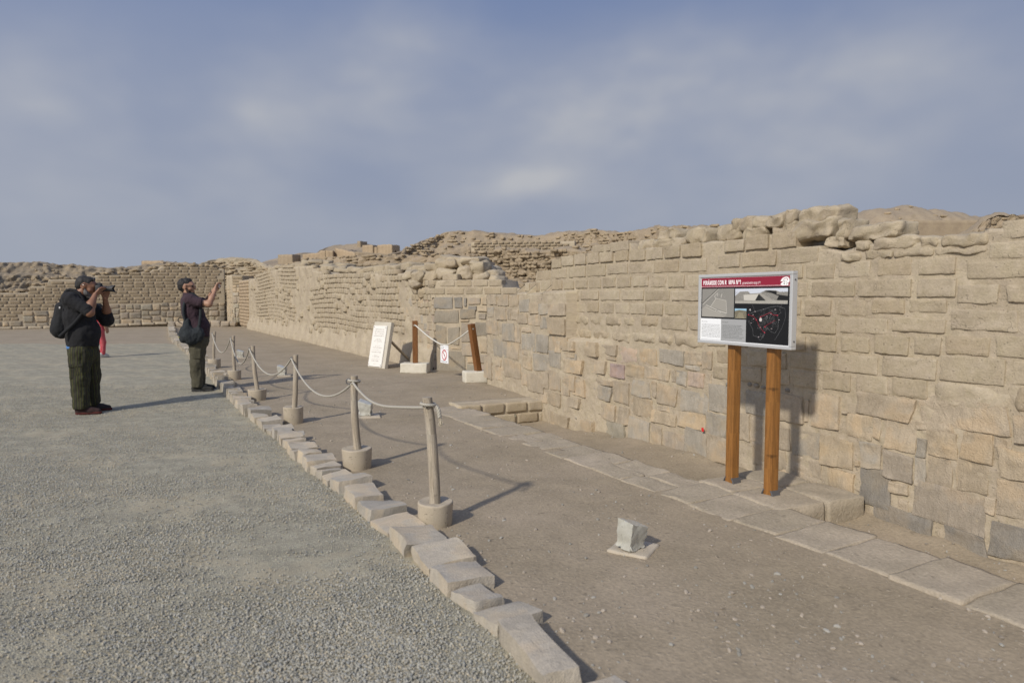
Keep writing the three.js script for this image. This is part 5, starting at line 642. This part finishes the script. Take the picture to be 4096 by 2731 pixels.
// ---------------------------------------------------------------- people: distance fields of tapered bones, meshed
function surfNet(field, lo, hi, cell) {
  const n = [0, 1, 2].map((k) => Math.ceil((hi[k] - lo[k]) / cell) + 1), [nx, ny, nz] = n, val = new Float32Array(nx * ny * nz), id = (i, j, k) => (k * ny + j) * nx + i;
  for (let k = 0; k < nz; k++) for (let j = 0; j < ny; j++) for (let i = 0; i < nx; i++) val[id(i, j, k)] = field(lo[0] + i * cell, lo[1] + j * cell, lo[2] + k * cell);
  const vi = new Int32Array(nx * ny * nz).fill(-1), pos = [], idx = [], C = [[0, 0, 0], [1, 0, 0], [0, 1, 0], [1, 1, 0], [0, 0, 1], [1, 0, 1], [0, 1, 1], [1, 1, 1]], E = [[0, 1], [2, 3], [4, 5], [6, 7], [0, 2], [1, 3], [4, 6], [5, 7], [0, 4], [1, 5], [2, 6], [3, 7]];
  for (let k = 0; k < nz - 1; k++) for (let j = 0; j < ny - 1; j++) for (let i = 0; i < nx - 1; i++) {
    const v = C.map((c) => val[id(i + c[0], j + c[1], k + c[2])]); let neg = 0; for (const q of v) if (q < 0) neg++; if (neg === 0 || neg === 8) continue;
    let x = 0, y = 0, z = 0, m = 0; for (const [a, b] of E) if ((v[a] < 0) !== (v[b] < 0)) { const t = v[a] / (v[a] - v[b]); x += mix(C[a][0], C[b][0], t); y += mix(C[a][1], C[b][1], t); z += mix(C[a][2], C[b][2], t); m++; }
    vi[id(i, j, k)] = pos.length / 3; pos.push(lo[0] + (i + x / m) * cell, lo[1] + (j + y / m) * cell, lo[2] + (k + z / m) * cell);
  }
  const quad = (a, b, c, d, f) => { if (a < 0 || b < 0 || c < 0 || d < 0) return; f ? idx.push(a, b, c, a, c, d) : idx.push(a, c, b, a, d, c); };
  for (let k = 1; k < nz - 1; k++) for (let j = 1; j < ny - 1; j++) for (let i = 1; i < nx - 1; i++) {
    const s = val[id(i, j, k)] < 0;
    if (s !== val[id(i + 1, j, k)] < 0) quad(vi[id(i, j - 1, k - 1)], vi[id(i, j, k - 1)], vi[id(i, j, k)], vi[id(i, j - 1, k)], s);
    if (s !== val[id(i, j + 1, k)] < 0) quad(vi[id(i - 1, j, k - 1)], vi[id(i - 1, j, k)], vi[id(i, j, k)], vi[id(i, j, k - 1)], s);
    if (s !== val[id(i, j, k + 1)] < 0) quad(vi[id(i - 1, j - 1, k)], vi[id(i, j - 1, k)], vi[id(i, j, k)], vi[id(i - 1, j, k)], s);
  }
  const g = new THREE.BufferGeometry(); g.setAttribute('position', new THREE.Float32BufferAttribute(pos, 3)); g.setIndex(idx); g.computeVertexNormals();
  const uv = new Float32Array(pos.length / 3 * 2), nn = g.attributes.normal; for (let q = 0; q < pos.length / 3; q++) { const side = Math.abs(nn.getZ(q)) > 0.6; uv[q * 2] = side ? pos[q * 3] : pos[q * 3] * 0.5 + pos[q * 3 + 2]; uv[q * 2 + 1] = pos[q * 3 + 1]; } g.setAttribute('uv', new THREE.BufferAttribute(uv, 2)); return g;
}
// bone: [ax,ay,az, bx,by,bz, ra, rb, sideways scale]
function bone(q) { const [ax, ay, az, bx, by, bz, ra, rb, sz = 1] = q, dx = bx - ax, dy = by - ay, dz = (bz - az) / sz, l2 = dx * dx + dy * dy + dz * dz || 1e-9; return (x, y, z) => { const px = x - ax, py = y - ay, pz = (z - az) / sz, t = clamp((px * dx + py * dy + pz * dz) / l2), ex = px - dx * t, ey = py - dy * t, ez = pz - dz * t; return (Math.sqrt(ex * ex + ey * ey + ez * ez) - mix(ra, rb, t)) * Math.min(1, sz); }; }
function blend(list, k, wrinkle = 0, wf = 9, clips = []) {
  const f = list.map(bone); return (x, y, z) => { let d = f[0](x, y, z); for (let i = 1; i < f.length; i++) { const e = f[i](x, y, z), h = clamp(0.5 + 0.5 * (e - d) / k); d = mix(e, d, h) - k * h * (1 - h); } if (wrinkle) d += wrinkle * (n3(x * wf, y * wf * 0.55, z * wf) + 0.6 * n3(x * wf * 2.2 + 4, y * wf * 1.5, z * wf * 2.2)); for (const c of clips) d = Math.max(d, c(x, y, z)); return d; };
}
function skinned(list, k, cell, o = {}) {
  const lo = [9, 9, 9], hi = [-9, -9, -9]; for (const q of list) for (const s of [0, 3]) for (let a = 0; a < 3; a++) { const r = Math.max(q[6], q[7]) * (a === 2 ? Math.max(1, q[8] ?? 1) : 1) + 0.03; lo[a] = Math.min(lo[a], q[s + a] - r); hi[a] = Math.max(hi[a], q[s + a] + r); }
  return surfNet(blend(list, k, o.wrinkle, o.wf, o.clips ?? []), lo, hi, cell);
}
// five fingers: wrist w, direction d (unit), palm normal side s (unit, across the fingers), curl axis bends towards c
function hand(w, d, s, c, curl, thumbSide = 1) {
  const V = (a) => new THREE.Vector3(...a), W = V(w), D = V(d).normalize(), S = V(s).normalize(), Cc = V(c).normalize(), out = [], seg = (a, b, ra, rb) => out.push([a.x, a.y, a.z, b.x, b.y, b.z, ra, rb]);
  const pal = W.clone().addScaledVector(D, 0.085); for (const k of [-0.026, -0.009, 0.009, 0.026]) seg(W.clone().addScaledVector(S, k * 0.6), pal.clone().addScaledVector(S, k), 0.018, 0.0135);
  [[-0.029, 0.062], [-0.01, 0.078], [0.01, 0.084], [0.029, 0.074]].forEach(([k, len], i) => { let p = pal.clone().addScaledVector(S, k), dir = D.clone(); const l = [0.45, 0.3, 0.25]; for (let j = 0; j < 3; j++) { dir = dir.clone().multiplyScalar(Math.cos(curl)).addScaledVector(Cc, Math.sin(curl)).normalize(); const q = p.clone().addScaledVector(dir, len * l[j] * 1.05); seg(p, q, 0.0098 - j * 0.0009, 0.0092 - j * 0.001); p = q; const nc = Cc.clone().addScaledVector(dir, -Cc.dot(dir)); if (nc.lengthSq() > 1e-5) Cc.copy(nc.normalize()); } Cc.copy(V(c).normalize()); });
  const t0 = W.clone().addScaledVector(D, 0.025).addScaledVector(S, 0.026 * thumbSide), t1 = t0.clone().addScaledVector(S, 0.028 * thumbSide).addScaledVector(D, 0.03).addScaledVector(Cc, 0.016), t2 = t1.clone().addScaledVector(D, 0.032).addScaledVector(Cc, 0.02); seg(t0, t1, 0.015, 0.0115); seg(t1, t2, 0.0115, 0.009);
  return out;
}
// a head looking along +x: centre of skull h, tilt (nose down positive)
function headBones([x, y, z], tilt) {
  const R = (a, b, c) => [x + a * Math.cos(tilt) + b * Math.sin(tilt), y + b * Math.cos(tilt) - a * Math.sin(tilt), z + c], seg = (a, b, ra, rb, sz) => [...R(...a), ...R(...b), ra, rb, sz];
  return { R, seg, skin: [seg([-0.025, 0.03, 0], [0.028, 0.03, 0], 0.092, 0.083, 0.86), seg([0.03, -0.02, 0], [0.062, -0.085, 0], 0.066, 0.036, 0.92), seg([0.07, -0.098, 0], [0.08, -0.1, 0], 0.026, 0.02), seg([0.1, 0.018, 0], [0.122, -0.028, 0], 0.009, 0.0155), seg([0.086, 0.028, -0.03], [0.086, 0.028, 0.03], 0.02, 0.02), seg([0.096, -0.062, -0.018], [0.096, -0.062, 0.018], 0.011, 0.011), seg([0.06, -0.03, 0.045], [0.07, -0.03, 0.04], 0.025, 0.022), seg([0.06, -0.03, -0.045], [0.07, -0.03, -0.04], 0.025, 0.022), seg([-0.01, 0.015, 0.078], [-0.016, -0.03, 0.08], 0.019, 0.012, 0.5), seg([-0.01, 0.015, -0.078], [-0.016, -0.03, -0.08], 0.019, 0.012, 0.5)] };
}
const skinM = (r, g, b) => mat(lin(r, g, b), null, 0, { roughness: 0.55 }), clothM = (r, g, b) => mat(lin(r, g, b), T.cloth, 0.006, { roughness: 0.95 });
const hairM = mat(lin(0.016, 0.014, 0.013), null, 0, { roughness: 0.7 }), rubber = mat(lin(0.03, 0.03, 0.032), null, 0, { roughness: 0.6 }), blackM = clothM(0.016, 0.017, 0.019);
function shoe(t, x, z, y0, m, sole, k = 1) {
  const g = skinned([[x - 0.06, y0 + 0.055, z, x - 0.03, y0 + 0.1, z, 0.042, 0.045], [x - 0.05, y0 + 0.05, z, x + 0.08, y0 + 0.045, z, 0.045, 0.042], [x + 0.06, y0 + 0.045, z, x + 0.16 * k, y0 + 0.036, z, 0.043, 0.034]], 0.03, 0.008, { clips: [(a, b) => y0 + 0.016 - b, (a, b) => b - y0 - 0.12] }), s = part('shoe', g, m, t);
  part('sole', skinned([[x - 0.06, y0 + 0.02, z, x + 0.165 * k, y0 + 0.02, z, 0.043, 0.04]], 0.02, 0.007, { clips: [(a, b) => y0 - b, (a, b) => b - y0 - 0.03] }), sole, s);
}
// --- the man with the camera
{
  const t = thing('person', 'bearded man in black shirt and striped green trousers, bent over his camera', 'person', P(-5.53, 0.012, 8.78), 15 * Math.PI / 180), sk = skinM(0.235, 0.115, 0.068), H = headBones([0.062, 1.625, 0], 0.22);
  const rh = hand([0.19, 1.525, 0.1], [0.55, 0.72, -0.35], [-0.2, 0.3, 0.9], [0.6, -0.1, -0.8], 0.45, -1), lh = hand([0.25, 1.47, -0.07], [0.25, 0.93, 0.1], [0.75, -0.2, -0.5], [0.3, 0.2, 0.9], 0.4, -1);
  const limb = [[-0.05, 1.46, 0.17, 0.155, 1.3, 0.23, 0.056, 0.05], [0.155, 1.3, 0.23, 0.16, 1.4, 0.18, 0.05, 0.049], [0.16, 1.4, 0.18, 0.19, 1.53, 0.1, 0.047, 0.03], [-0.03, 1.44, -0.17, 0.2, 1.21, -0.25, 0.056, 0.05], [0.2, 1.21, -0.25, 0.235, 1.32, -0.17, 0.05, 0.048], [0.235, 1.32, -0.17, 0.25, 1.48, -0.07, 0.046, 0.03], [-0.04, 1.5, 0, 0.04, 1.59, 0, 0.07, 0.064], [-0.05, 1.38, 0, -0.01, 0.95, 0, 0.13, 0.14, 1.05], [0, 0.82, 0.07, 0.0, 0.5, 0.115, 0.09, 0.065], [0, 0.82, -0.07, 0.03, 0.5, -0.12, 0.09, 0.065], [0, 0.5, 0.12, 0, 0.1, 0.13, 0.065, 0.045], [0.03, 0.5, -0.13, 0.03, 0.1, -0.14, 0.065, 0.045]];
  part('body', mergeGeometries([skinned(limb, 0.04, 0.013), skinned(H.skin, 0.022, 0.006), skinned(rh, 0.009, 0.0045), skinned(lh, 0.009, 0.0045)]), sk, t);
  const shirt = [[-0.075, 1.42, 0, -0.05, 1.25, 0, 0.14, 0.165, 1.15], [-0.05, 1.25, 0, 0.0, 1.05, 0, 0.168, 0.188, 1.05], [0.0, 1.05, 0, -0.01, 0.86, 0, 0.188, 0.182, 1.02], [-0.09, 1.47, -0.12, -0.09, 1.47, 0.12, 0.1, 0.1], [-0.05, 1.5, -0.02, 0.0, 1.545, -0.01, 0.09, 0.07], [-0.06, 1.46, 0.17, 0.12, 1.335, 0.22, 0.088, 0.072], [-0.04, 1.44, -0.17, 0.21, 1.19, -0.25, 0.088, 0.078], [0.21, 1.19, -0.25, 0.225, 1.25, -0.21, 0.076, 0.07]];
  part('shirt', skinned(shirt, 0.05, 0.011, { wrinkle: 0.011, wf: 14, clips: [(x, y) => 0.865 + 0.03 * n3(x * 8, 1, 1) - y] }), clothM(0.013, 0.0135, 0.016), t);
  part('sleeve_cuff', skinned([[0.1, 1.345, 0.215, 0.135, 1.32, 0.225, 0.07, 0.07]], 0.02, 0.01, { wrinkle: 0.006, wf: 20 }), clothM(0.018, 0.019, 0.022), t);
  part('undershirt', skinned([[-0.01, 0.9, 0, -0.015, 0.84, 0, 0.175, 0.175, 1.0]], 0.02, 0.012, { clips: [(x, y) => 0.835 - y, (x, y) => x + 0.06, (x, y) => y - 0.9] }), clothM(0.09, 0.24, 0.55), t);
  const tr = [[-0.01, 0.88, 0, -0.01, 0.78, 0, 0.165, 0.165, 1.02], [-0.02, 0.78, 0.09, -0.015, 0.45, 0.12, 0.13, 0.105], [-0.015, 0.45, 0.12, -0.015, 0.12, 0.13, 0.103, 0.096], [0.03, 0.78, -0.09, 0.04, 0.45, -0.12, 0.125, 0.102], [0.04, 0.45, -0.12, 0.03, 0.12, -0.14, 0.098, 0.09]];
  const trousers = part('trousers', skinned(tr, 0.04, 0.011, { wrinkle: 0.014, wf: 13, clips: [(x, y) => 0.07 - y, (x, y) => y - 0.93] }), mat(lin(1, 1, 1), T.stripe, 0.001, { roughness: 0.95 }), t);
  part('cargo_pocket', lump(0.16, 0.17, 0.05, { nx: 8, ny: 8, nz: 3, r: 0.02, amp: 0.008, freq: 14, seed: 5 }), mat(lin(0.9, 0.9, 0.85), T.stripe, 0.001), trousers).position.set(-0.03, 0.55, 0.2);
  part('pocket_flap', lump(0.165, 0.045, 0.056, { nx: 8, ny: 3, nz: 3, r: 0.012, amp: 0.006, freq: 14, seed: 6 }), mat(lin(0.75, 0.75, 0.7), T.stripe, 0.001), trousers).position.set(-0.03, 0.625, 0.205);
  const red = mat(lin(0.1, 0.022, 0.018), T.cloth, 0.004); shoe(t, 0.02, 0.135, 0, mat(lin(0.045, 0.022, 0.02), T.cloth, 0.004), red); shoe(t, 0.06, -0.145, 0, mat(lin(0.04, 0.03, 0.03), T.cloth, 0.004), red);
  const hair = [H.seg([-0.04, 0.044, 0], [0.008, 0.056, 0], 0.094, 0.081, 0.9), H.seg([-0.07, -0.01, 0], [-0.05, -0.045, 0], 0.058, 0.042, 1)];
  part('hair', skinned(hair, 0.03, 0.007, { wrinkle: 0.005, wf: 42 }), hairM, t);
  part('beard', skinned([H.seg([0.02, -0.07, 0.045], [0.075, -0.115, 0], 0.03, 0.036), H.seg([0.02, -0.07, -0.045], [0.075, -0.115, 0], 0.03, 0.036), H.seg([0.06, -0.12, 0], [0.075, -0.14, 0], 0.036, 0.026), H.seg([0.0, -0.03, 0.066], [0.03, -0.08, 0.052], 0.013, 0.024), H.seg([0.0, -0.03, -0.066], [0.03, -0.08, -0.052], 0.013, 0.024)], 0.02, 0.006, { wrinkle: 0.005, wf: 60 }), mat(lin(0.14, 0.135, 0.13), null), t);
  const sg = part('sunglasses', mergeGeometries([1, -1].map((k) => placed(new THREE.SphereGeometry(0.026, 12, 8), new THREE.Quaternion(), new THREE.Vector3(...H.R(0.06, 0.112, 0.034 * k)), new THREE.Vector3(0.45, 1, 1))).concat([1, -1].map((k) => tube([new THREE.Vector3(...H.R(0.06, 0.11, 0.06 * k)), new THREE.Vector3(...H.R(0.02, 0.06, 0.088 * k)), new THREE.Vector3(...H.R(-0.04, 0.01, 0.09 * k))], 0.0035, 10, 5)))), mat(lin(0.02, 0.02, 0.022), null, 0, { roughness: 0.12 }), t); void sg;
  // camera in his hands
  const root = (o) => { o.position.copy(t.position); o.rotation.copy(t.rotation); };
  const c = thing('photo_camera', 'black photo camera with a petal lens hood held to the bearded man\'s eye', 'camera'); root(c);
  part('camera_body', mergeGeometries([placed(lump(0.07, 0.09, 0.13, { nx: 4, ny: 4, nz: 4, r: 0.014, amp: 0 }), new THREE.Quaternion(), new THREE.Vector3(0.205, 1.605, -0.01)), placed(lump(0.07, 0.035, 0.06, { nx: 3, ny: 3, nz: 3, r: 0.012, amp: 0 }), new THREE.Quaternion(), new THREE.Vector3(0.205, 1.66, -0.01))]), rubber, c);
  const cyl = (r0, r1, l, x) => { const g = new THREE.CylinderGeometry(r1, r0, l, 22); g.rotateZ(-Math.PI / 2); g.translate(x, 1.603, -0.01); return g; };
  part('lens', mergeGeometries([cyl(0.036, 0.036, 0.05, 0.265), cyl(0.033, 0.036, 0.05, 0.31)]), rubber, c);
  { const pts = [], idx = [], N = 40; for (let k = 0; k <= N; k++) { const a = k / N * 2 * Math.PI, l = 0.028 + 0.03 * Math.pow(Math.abs(Math.cos(a)), 1.6); for (const [rr, xx] of [[0.039, 0.33], [0.047, 0.335 + l], [0.044, 0.335 + l], [0.036, 0.33]]) pts.push(xx, 1.603 + rr * Math.cos(a), -0.01 + rr * Math.sin(a)); } for (let k = 0; k < N; k++) for (let q = 0; q < 3; q++) { const a = k * 4 + q, b = a + 4; idx.push(a, b, a + 1, b, b + 1, a + 1); } const g = new THREE.BufferGeometry(); g.setAttribute('position', new THREE.Float32BufferAttribute(pts, 3)); g.setIndex(idx); g.computeVertexNormals(); part('lens_hood', g, rubber, c); }
  const b = thing('backpack', 'black backpack on the bearded man\'s back', 'backpack'); root(b);
  part('main_bag', skinned([[-0.21, 1.36, 0, -0.24, 1.1, 0, 0.09, 0.115, 1.15], [-0.25, 1.16, 0, -0.265, 1.06, 0, 0.08, 0.09, 1.15]], 0.05, 0.011, { wrinkle: 0.009, wf: 12 }), blackM, b);
  const st = (k) => tube([new THREE.Vector3(-0.2, 1.44, 0.12 * k), new THREE.Vector3(-0.1, 1.585, 0.135 * k), new THREE.Vector3(0.02, 1.53, 0.14 * k), new THREE.Vector3(0.08, 1.36, 0.16 * k), new THREE.Vector3(0.0, 1.2, 0.215 * k), new THREE.Vector3(-0.2, 1.0, 0.2 * k)], 0.021, 30, 8); for (const k of [1, -1]) part('strap', st(k), blackM, b);
  part('buckle', lump(0.02, 0.03, 0.012, { nx: 2, ny: 2, nz: 1, r: 0.003, amp: 0 }), mat(lin(0.5, 0.5, 0.5), null), b).position.set(-0.2, 1.36, 0.15);
}
// --- the man with the phone
{
  const t = thing('person', 'dark-haired man in maroon T-shirt and olive trousers holding up a phone', 'person', P(-5.02, 0.012, 10.9), 15 * Math.PI / 180), sk = skinM(0.36, 0.2, 0.128), H = headBones([-0.15, 1.655, 0], -0.05);
  const rh = hand([0.285, 1.6, 0.1], [0.25, 0.9, -0.25], [-0.3, 0.2, 0.9], [0.8, 0.1, -0.5], 0.42, -1), lh = hand([0.225, 1.585, -0.06], [0.6, 0.75, 0.1], [0.6, -0.4, 0.6], [0.5, 0.2, 0.8], 0.4, 1);
  const limb = [[-0.07, 1.445, 0.16, 0.205, 1.385, 0.22, 0.053, 0.046], [0.205, 1.385, 0.22, 0.24, 1.48, 0.175, 0.046, 0.042], [0.24, 1.48, 0.175, 0.285, 1.61, 0.1, 0.04, 0.027], [-0.07, 1.44, -0.16, 0.08, 1.41, -0.25, 0.053, 0.046], [0.08, 1.41, -0.25, 0.225, 1.59, -0.06, 0.044, 0.027], [-0.13, 1.46, 0, -0.145, 1.6, 0, 0.062, 0.058], [-0.09, 1.36, 0, -0.01, 0.95, 0, 0.13, 0.14, 1.2], [0.0, 0.8, 0.07, -0.01, 0.46, 0.11, 0.085, 0.06], [0, 0.8, -0.07, -0.02, 0.46, -0.1, 0.085, 0.06], [-0.01, 0.46, 0.11, 0, 0.1, 0.12, 0.058, 0.042], [-0.02, 0.46, -0.1, -0.01, 0.1, -0.12, 0.058, 0.042]];
  part('body', mergeGeometries([skinned(limb, 0.035, 0.013), skinned(H.skin, 0.022, 0.006), skinned(rh, 0.009, 0.0045), skinned(lh, 0.009, 0.0045)]), sk, t);
  const shirt = [[-0.1, 1.4, 0, -0.075, 1.25, 0, 0.145, 0.15, 1.25], [-0.075, 1.25, 0, 0.0, 1.02, 0, 0.15, 0.165, 1.18], [0.0, 1.02, 0, 0.0, 0.82, 0, 0.165, 0.165, 1.15], [-0.09, 1.45, -0.12, -0.09, 1.45, 0.12, 0.09, 0.09], [-0.07, 1.45, 0.16, 0.075, 1.41, 0.2, 0.08, 0.08], [-0.07, 1.44, -0.16, 0.03, 1.41, -0.22, 0.08, 0.08], [-0.13, 1.5, 0, -0.14, 1.53, 0, 0.08, 0.068]];
  part('t_shirt', skinned(shirt, 0.045, 0.011, { wrinkle: 0.011, wf: 14, clips: [(x, y) => 0.865 - y, (x, y, z) => x - 0.105 - 0.0 * z > 0 && y > 1.3 ? x - 0.105 : -1] }), clothM(0.048, 0.026, 0.036), t);
  const tr = [[0.005, 0.9, 0, 0.0, 0.8, 0, 0.15, 0.155, 1.12], [0.0, 0.8, 0.085, -0.02, 0.45, 0.115, 0.125, 0.098], [-0.02, 0.45, 0.115, -0.015, 0.1, 0.125, 0.096, 0.086], [-0.01, 0.8, -0.085, -0.03, 0.45, -0.11, 0.12, 0.095], [-0.03, 0.45, -0.11, -0.02, 0.1, -0.125, 0.093, 0.082]];
  const trousers = part('trousers', skinned(tr, 0.035, 0.011, { wrinkle: 0.014, wf: 13, clips: [(x, y) => 0.07 - y, (x, y) => y - 0.92] }), clothM(0.085, 0.078, 0.05), t);
  part('thigh_pocket', lump(0.11, 0.15, 0.035, { nx: 6, ny: 6, nz: 2, r: 0.012, amp: 0.006, freq: 14, seed: 8 }), clothM(0.078, 0.072, 0.046), trousers).position.set(0.01, 0.6, 0.2);
  const sm = mat(lin(0.035, 0.035, 0.03), T.cloth, 0.004); shoe(t, 0.0, 0.125, 0, sm, rubber, 1.15); shoe(t, -0.01, -0.125, 0, sm, rubber, 1.15);
  part('hair', skinned([H.seg([-0.038, 0.046, 0], [0.012, 0.062, 0], 0.096, 0.08, 0.9), H.seg([-0.068, -0.01, 0], [-0.052, -0.04, 0], 0.06, 0.044, 1), H.seg([0.01, 0.1, 0], [0.045, 0.112, 0], 0.04, 0.02, 1.2)], 0.03, 0.007, { wrinkle: 0.005, wf: 45 }), hairM, t);
  part('beard', skinned([H.seg([0.02, -0.07, 0.045], [0.075, -0.1, 0], 0.022, 0.026), H.seg([0.02, -0.07, -0.045], [0.075, -0.1, 0], 0.022, 0.026), H.seg([0.0, -0.03, 0.068], [0.03, -0.075, 0.05], 0.01, 0.02), H.seg([0.0, -0.03, -0.068], [0.03, -0.075, -0.05], 0.01, 0.02)], 0.02, 0.006, { wrinkle: 0.003, wf: 60 }), mat(lin(0.06, 0.035, 0.026), T.cloth, 0.004), t);
  part('sunglasses', mergeGeometries([1, -1].map((k) => placed(new THREE.SphereGeometry(0.027, 12, 8), new THREE.Quaternion(), new THREE.Vector3(...H.R(0.098, 0.01, 0.034 * k)), new THREE.Vector3(0.5, 0.75, 1))).concat([1, -1].map((k) => tube([new THREE.Vector3(...H.R(0.095, 0.015, 0.058 * k)), new THREE.Vector3(...H.R(0.04, 0.018, 0.084 * k)), new THREE.Vector3(...H.R(-0.02, 0.016, 0.084 * k))], 0.004, 8, 5)))), mat(lin(0.015, 0.015, 0.016), null, 0, { roughness: 0.12 }), t);
  { const g = new THREE.TorusGeometry(0.03, 0.009, 8, 20), m = part('wristwatch', g, rubber, t); m.position.set(0.214, 1.572, -0.075); m.lookAt(0.6, 1.95, -0.2); m.rotation.set(-0.7, 0.9, 0); }
  const root = (o) => { o.position.copy(t.position); o.rotation.copy(t.rotation); };
  const ph = thing('phone', 'small silver phone held up by the man in the maroon T-shirt', 'phone'); root(ph); const pm = part('phone_case', lump(0.012, 0.075, 0.15, { nx: 2, ny: 3, nz: 3, r: 0.005, amp: 0 }), mat(lin(0.6, 0.6, 0.62), null, 0, { roughness: 0.3, metalness: 0.4 }), ph); pm.position.set(0.335, 1.672, 0.0);
  const b = thing('shoulder_bag', 'dark slate bag slung low at the side of the maroon-shirted man', 'bag'); root(b); const bm = clothM(0.026, 0.032, 0.036);
  part('main_bag', skinned([[-0.14, 1.12, 0.17, -0.12, 0.88, 0.2, 0.05, 0.1, 1], [-0.13, 0.92, 0.2, 0.03, 0.91, 0.2, 0.11, 0.095, 0.85], [-0.07, 0.83, 0.2, 0.0, 0.84, 0.2, 0.09, 0.08, 0.85], [0.04, 1.03, 0.19, 0.03, 0.92, 0.2, 0.035, 0.08, 0.8]], 0.05, 0.01, { wrinkle: 0.014, wf: 15 }), bm, b);
  part('front_pocket', skinned([[-0.16, 0.98, 0.2, -0.16, 0.86, 0.21, 0.07, 0.085, 1]], 0.05, 0.01, { wrinkle: 0.008, wf: 12 }), clothM(0.022, 0.026, 0.03), b);
  part('strap', tube([new THREE.Vector3(-0.15, 1.1, 0.19), new THREE.Vector3(-0.17, 1.3, 0.2), new THREE.Vector3(-0.135, 1.47, 0.15), new THREE.Vector3(-0.06, 1.545, 0.1), new THREE.Vector3(0.03, 1.46, 0.1), new THREE.Vector3(0.07, 1.28, 0.17), new THREE.Vector3(0.05, 1.04, 0.2)], 0.022, 40, 8), bm, b);
  part('grab_loop', tube([new THREE.Vector3(-0.2, 1.08, 0.18), new THREE.Vector3(-0.255, 1.12, 0.18), new THREE.Vector3(-0.24, 1.17, 0.18), new THREE.Vector3(-0.17, 1.16, 0.18)], 0.007, 16, 6), bm, b);
  part('yellow_tab', lump(0.04, 0.012, 0.01, { nx: 2, ny: 1, nz: 1, r: 0.002, amp: 0 }), mat(lin(0.5, 0.55, 0.02), null), b).position.set(-0.225, 0.87, 0.24);
}
// --- the child in red walking off behind the photographer
{
  const t = thing('person', 'child in red polka-dot clothes walking away behind the bearded man', 'person', P(-10.25, 0.02, 16.9), 60 * Math.PI / 180), sk = skinM(0.3, 0.17, 0.11), H = headBones([0.0, 1.2, 0], 0);
  const limb = [[0, 1.02, 0.12, 0.0, 0.86, 0.17, 0.036, 0.031], [0, 0.86, 0.17, 0.08, 0.74, 0.16, 0.03, 0.022], [0, 1.02, -0.12, 0.05, 0.86, -0.17, 0.036, 0.031], [0.05, 0.86, -0.17, 0.14, 0.78, -0.15, 0.03, 0.022], [0, 1.03, 0, 0, 1.12, 0, 0.045, 0.045], [0, 0.98, 0, 0, 0.7, 0, 0.09, 0.1, 1.1], [0, 0.68, 0.06, 0.06, 0.38, 0.06, 0.07, 0.045], [0.06, 0.38, 0.06, 0.04, 0.08, 0.06, 0.045, 0.03], [0, 0.68, -0.06, -0.02, 0.38, -0.06, 0.07, 0.045], [-0.02, 0.38, -0.06, -0.16, 0.14, -0.06, 0.045, 0.03]];
  part('body', mergeGeometries([skinned(limb, 0.03, 0.012), skinned(H.skin, 0.02, 0.008), skinned(hand([0.08, 0.74, 0.16], [0.4, -0.9, 0], [0.9, 0.4, 0], [0, 0, -1], 0.3), 0.009, 0.006), skinned(hand([0.14, 0.78, -0.15], [0.5, -0.85, 0], [0.9, 0.4, 0], [0, 0, 1], 0.3), 0.009, 0.006)]), sk, t);
  const dm = mat(lin(1, 1, 1), T.dots, 0);
  part('blouse', skinned([[0, 1.0, 0, 0, 0.72, 0, 0.1, 0.115, 1.15], [0, 1.01, 0.1, 0, 0.9, 0.15, 0.052, 0.048], [0, 1.01, -0.1, 0.03, 0.9, -0.15, 0.052, 0.048]], 0.03, 0.01, { wrinkle: 0.005, wf: 14, clips: [(x, y) => 0.7 - y] }), dm, t);
  part('trousers', skinned([[0, 0.75, 0, 0, 0.66, 0, 0.115, 0.12, 1.1], [0, 0.66, 0.06, 0.06, 0.38, 0.06, 0.09, 0.065], [0.06, 0.38, 0.06, 0.04, 0.1, 0.06, 0.065, 0.06], [0, 0.66, -0.06, -0.02, 0.38, -0.06, 0.09, 0.065], [-0.02, 0.38, -0.06, -0.15, 0.17, -0.06, 0.065, 0.058]], 0.03, 0.01, { wrinkle: 0.006, wf: 12, clips: [(x, y) => 0.06 - y] }), dm, t);
  const wm = mat(lin(0.6, 0.58, 0.54), T.cloth, 0.003); shoe(t, 0.04, 0.06, 0, wm, wm, 0.75); { const g = new THREE.Group(); void g; const s = part('shoe', skinned([[-0.19, 0.13, -0.06, -0.12, 0.03, -0.06, 0.034, 0.03], [-0.19, 0.13, -0.06, -0.17, 0.15, -0.06, 0.034, 0.036]], 0.02, 0.008), wm, t); void s; }
  part('hair', skinned([H.seg([-0.03, 0.045, 0], [0.03, 0.06, 0], 0.095, 0.08, 0.92), H.seg([-0.07, -0.01, 0], [-0.07, -0.12, 0], 0.05, 0.03)], 0.03, 0.008, { wrinkle: 0.004, wf: 40 }), hairM, t);
}
scene.traverse((o) => { if (o.isMesh) { o.castShadow = true; o.receiveShadow = true; } });
renderer.render(scene, camera);
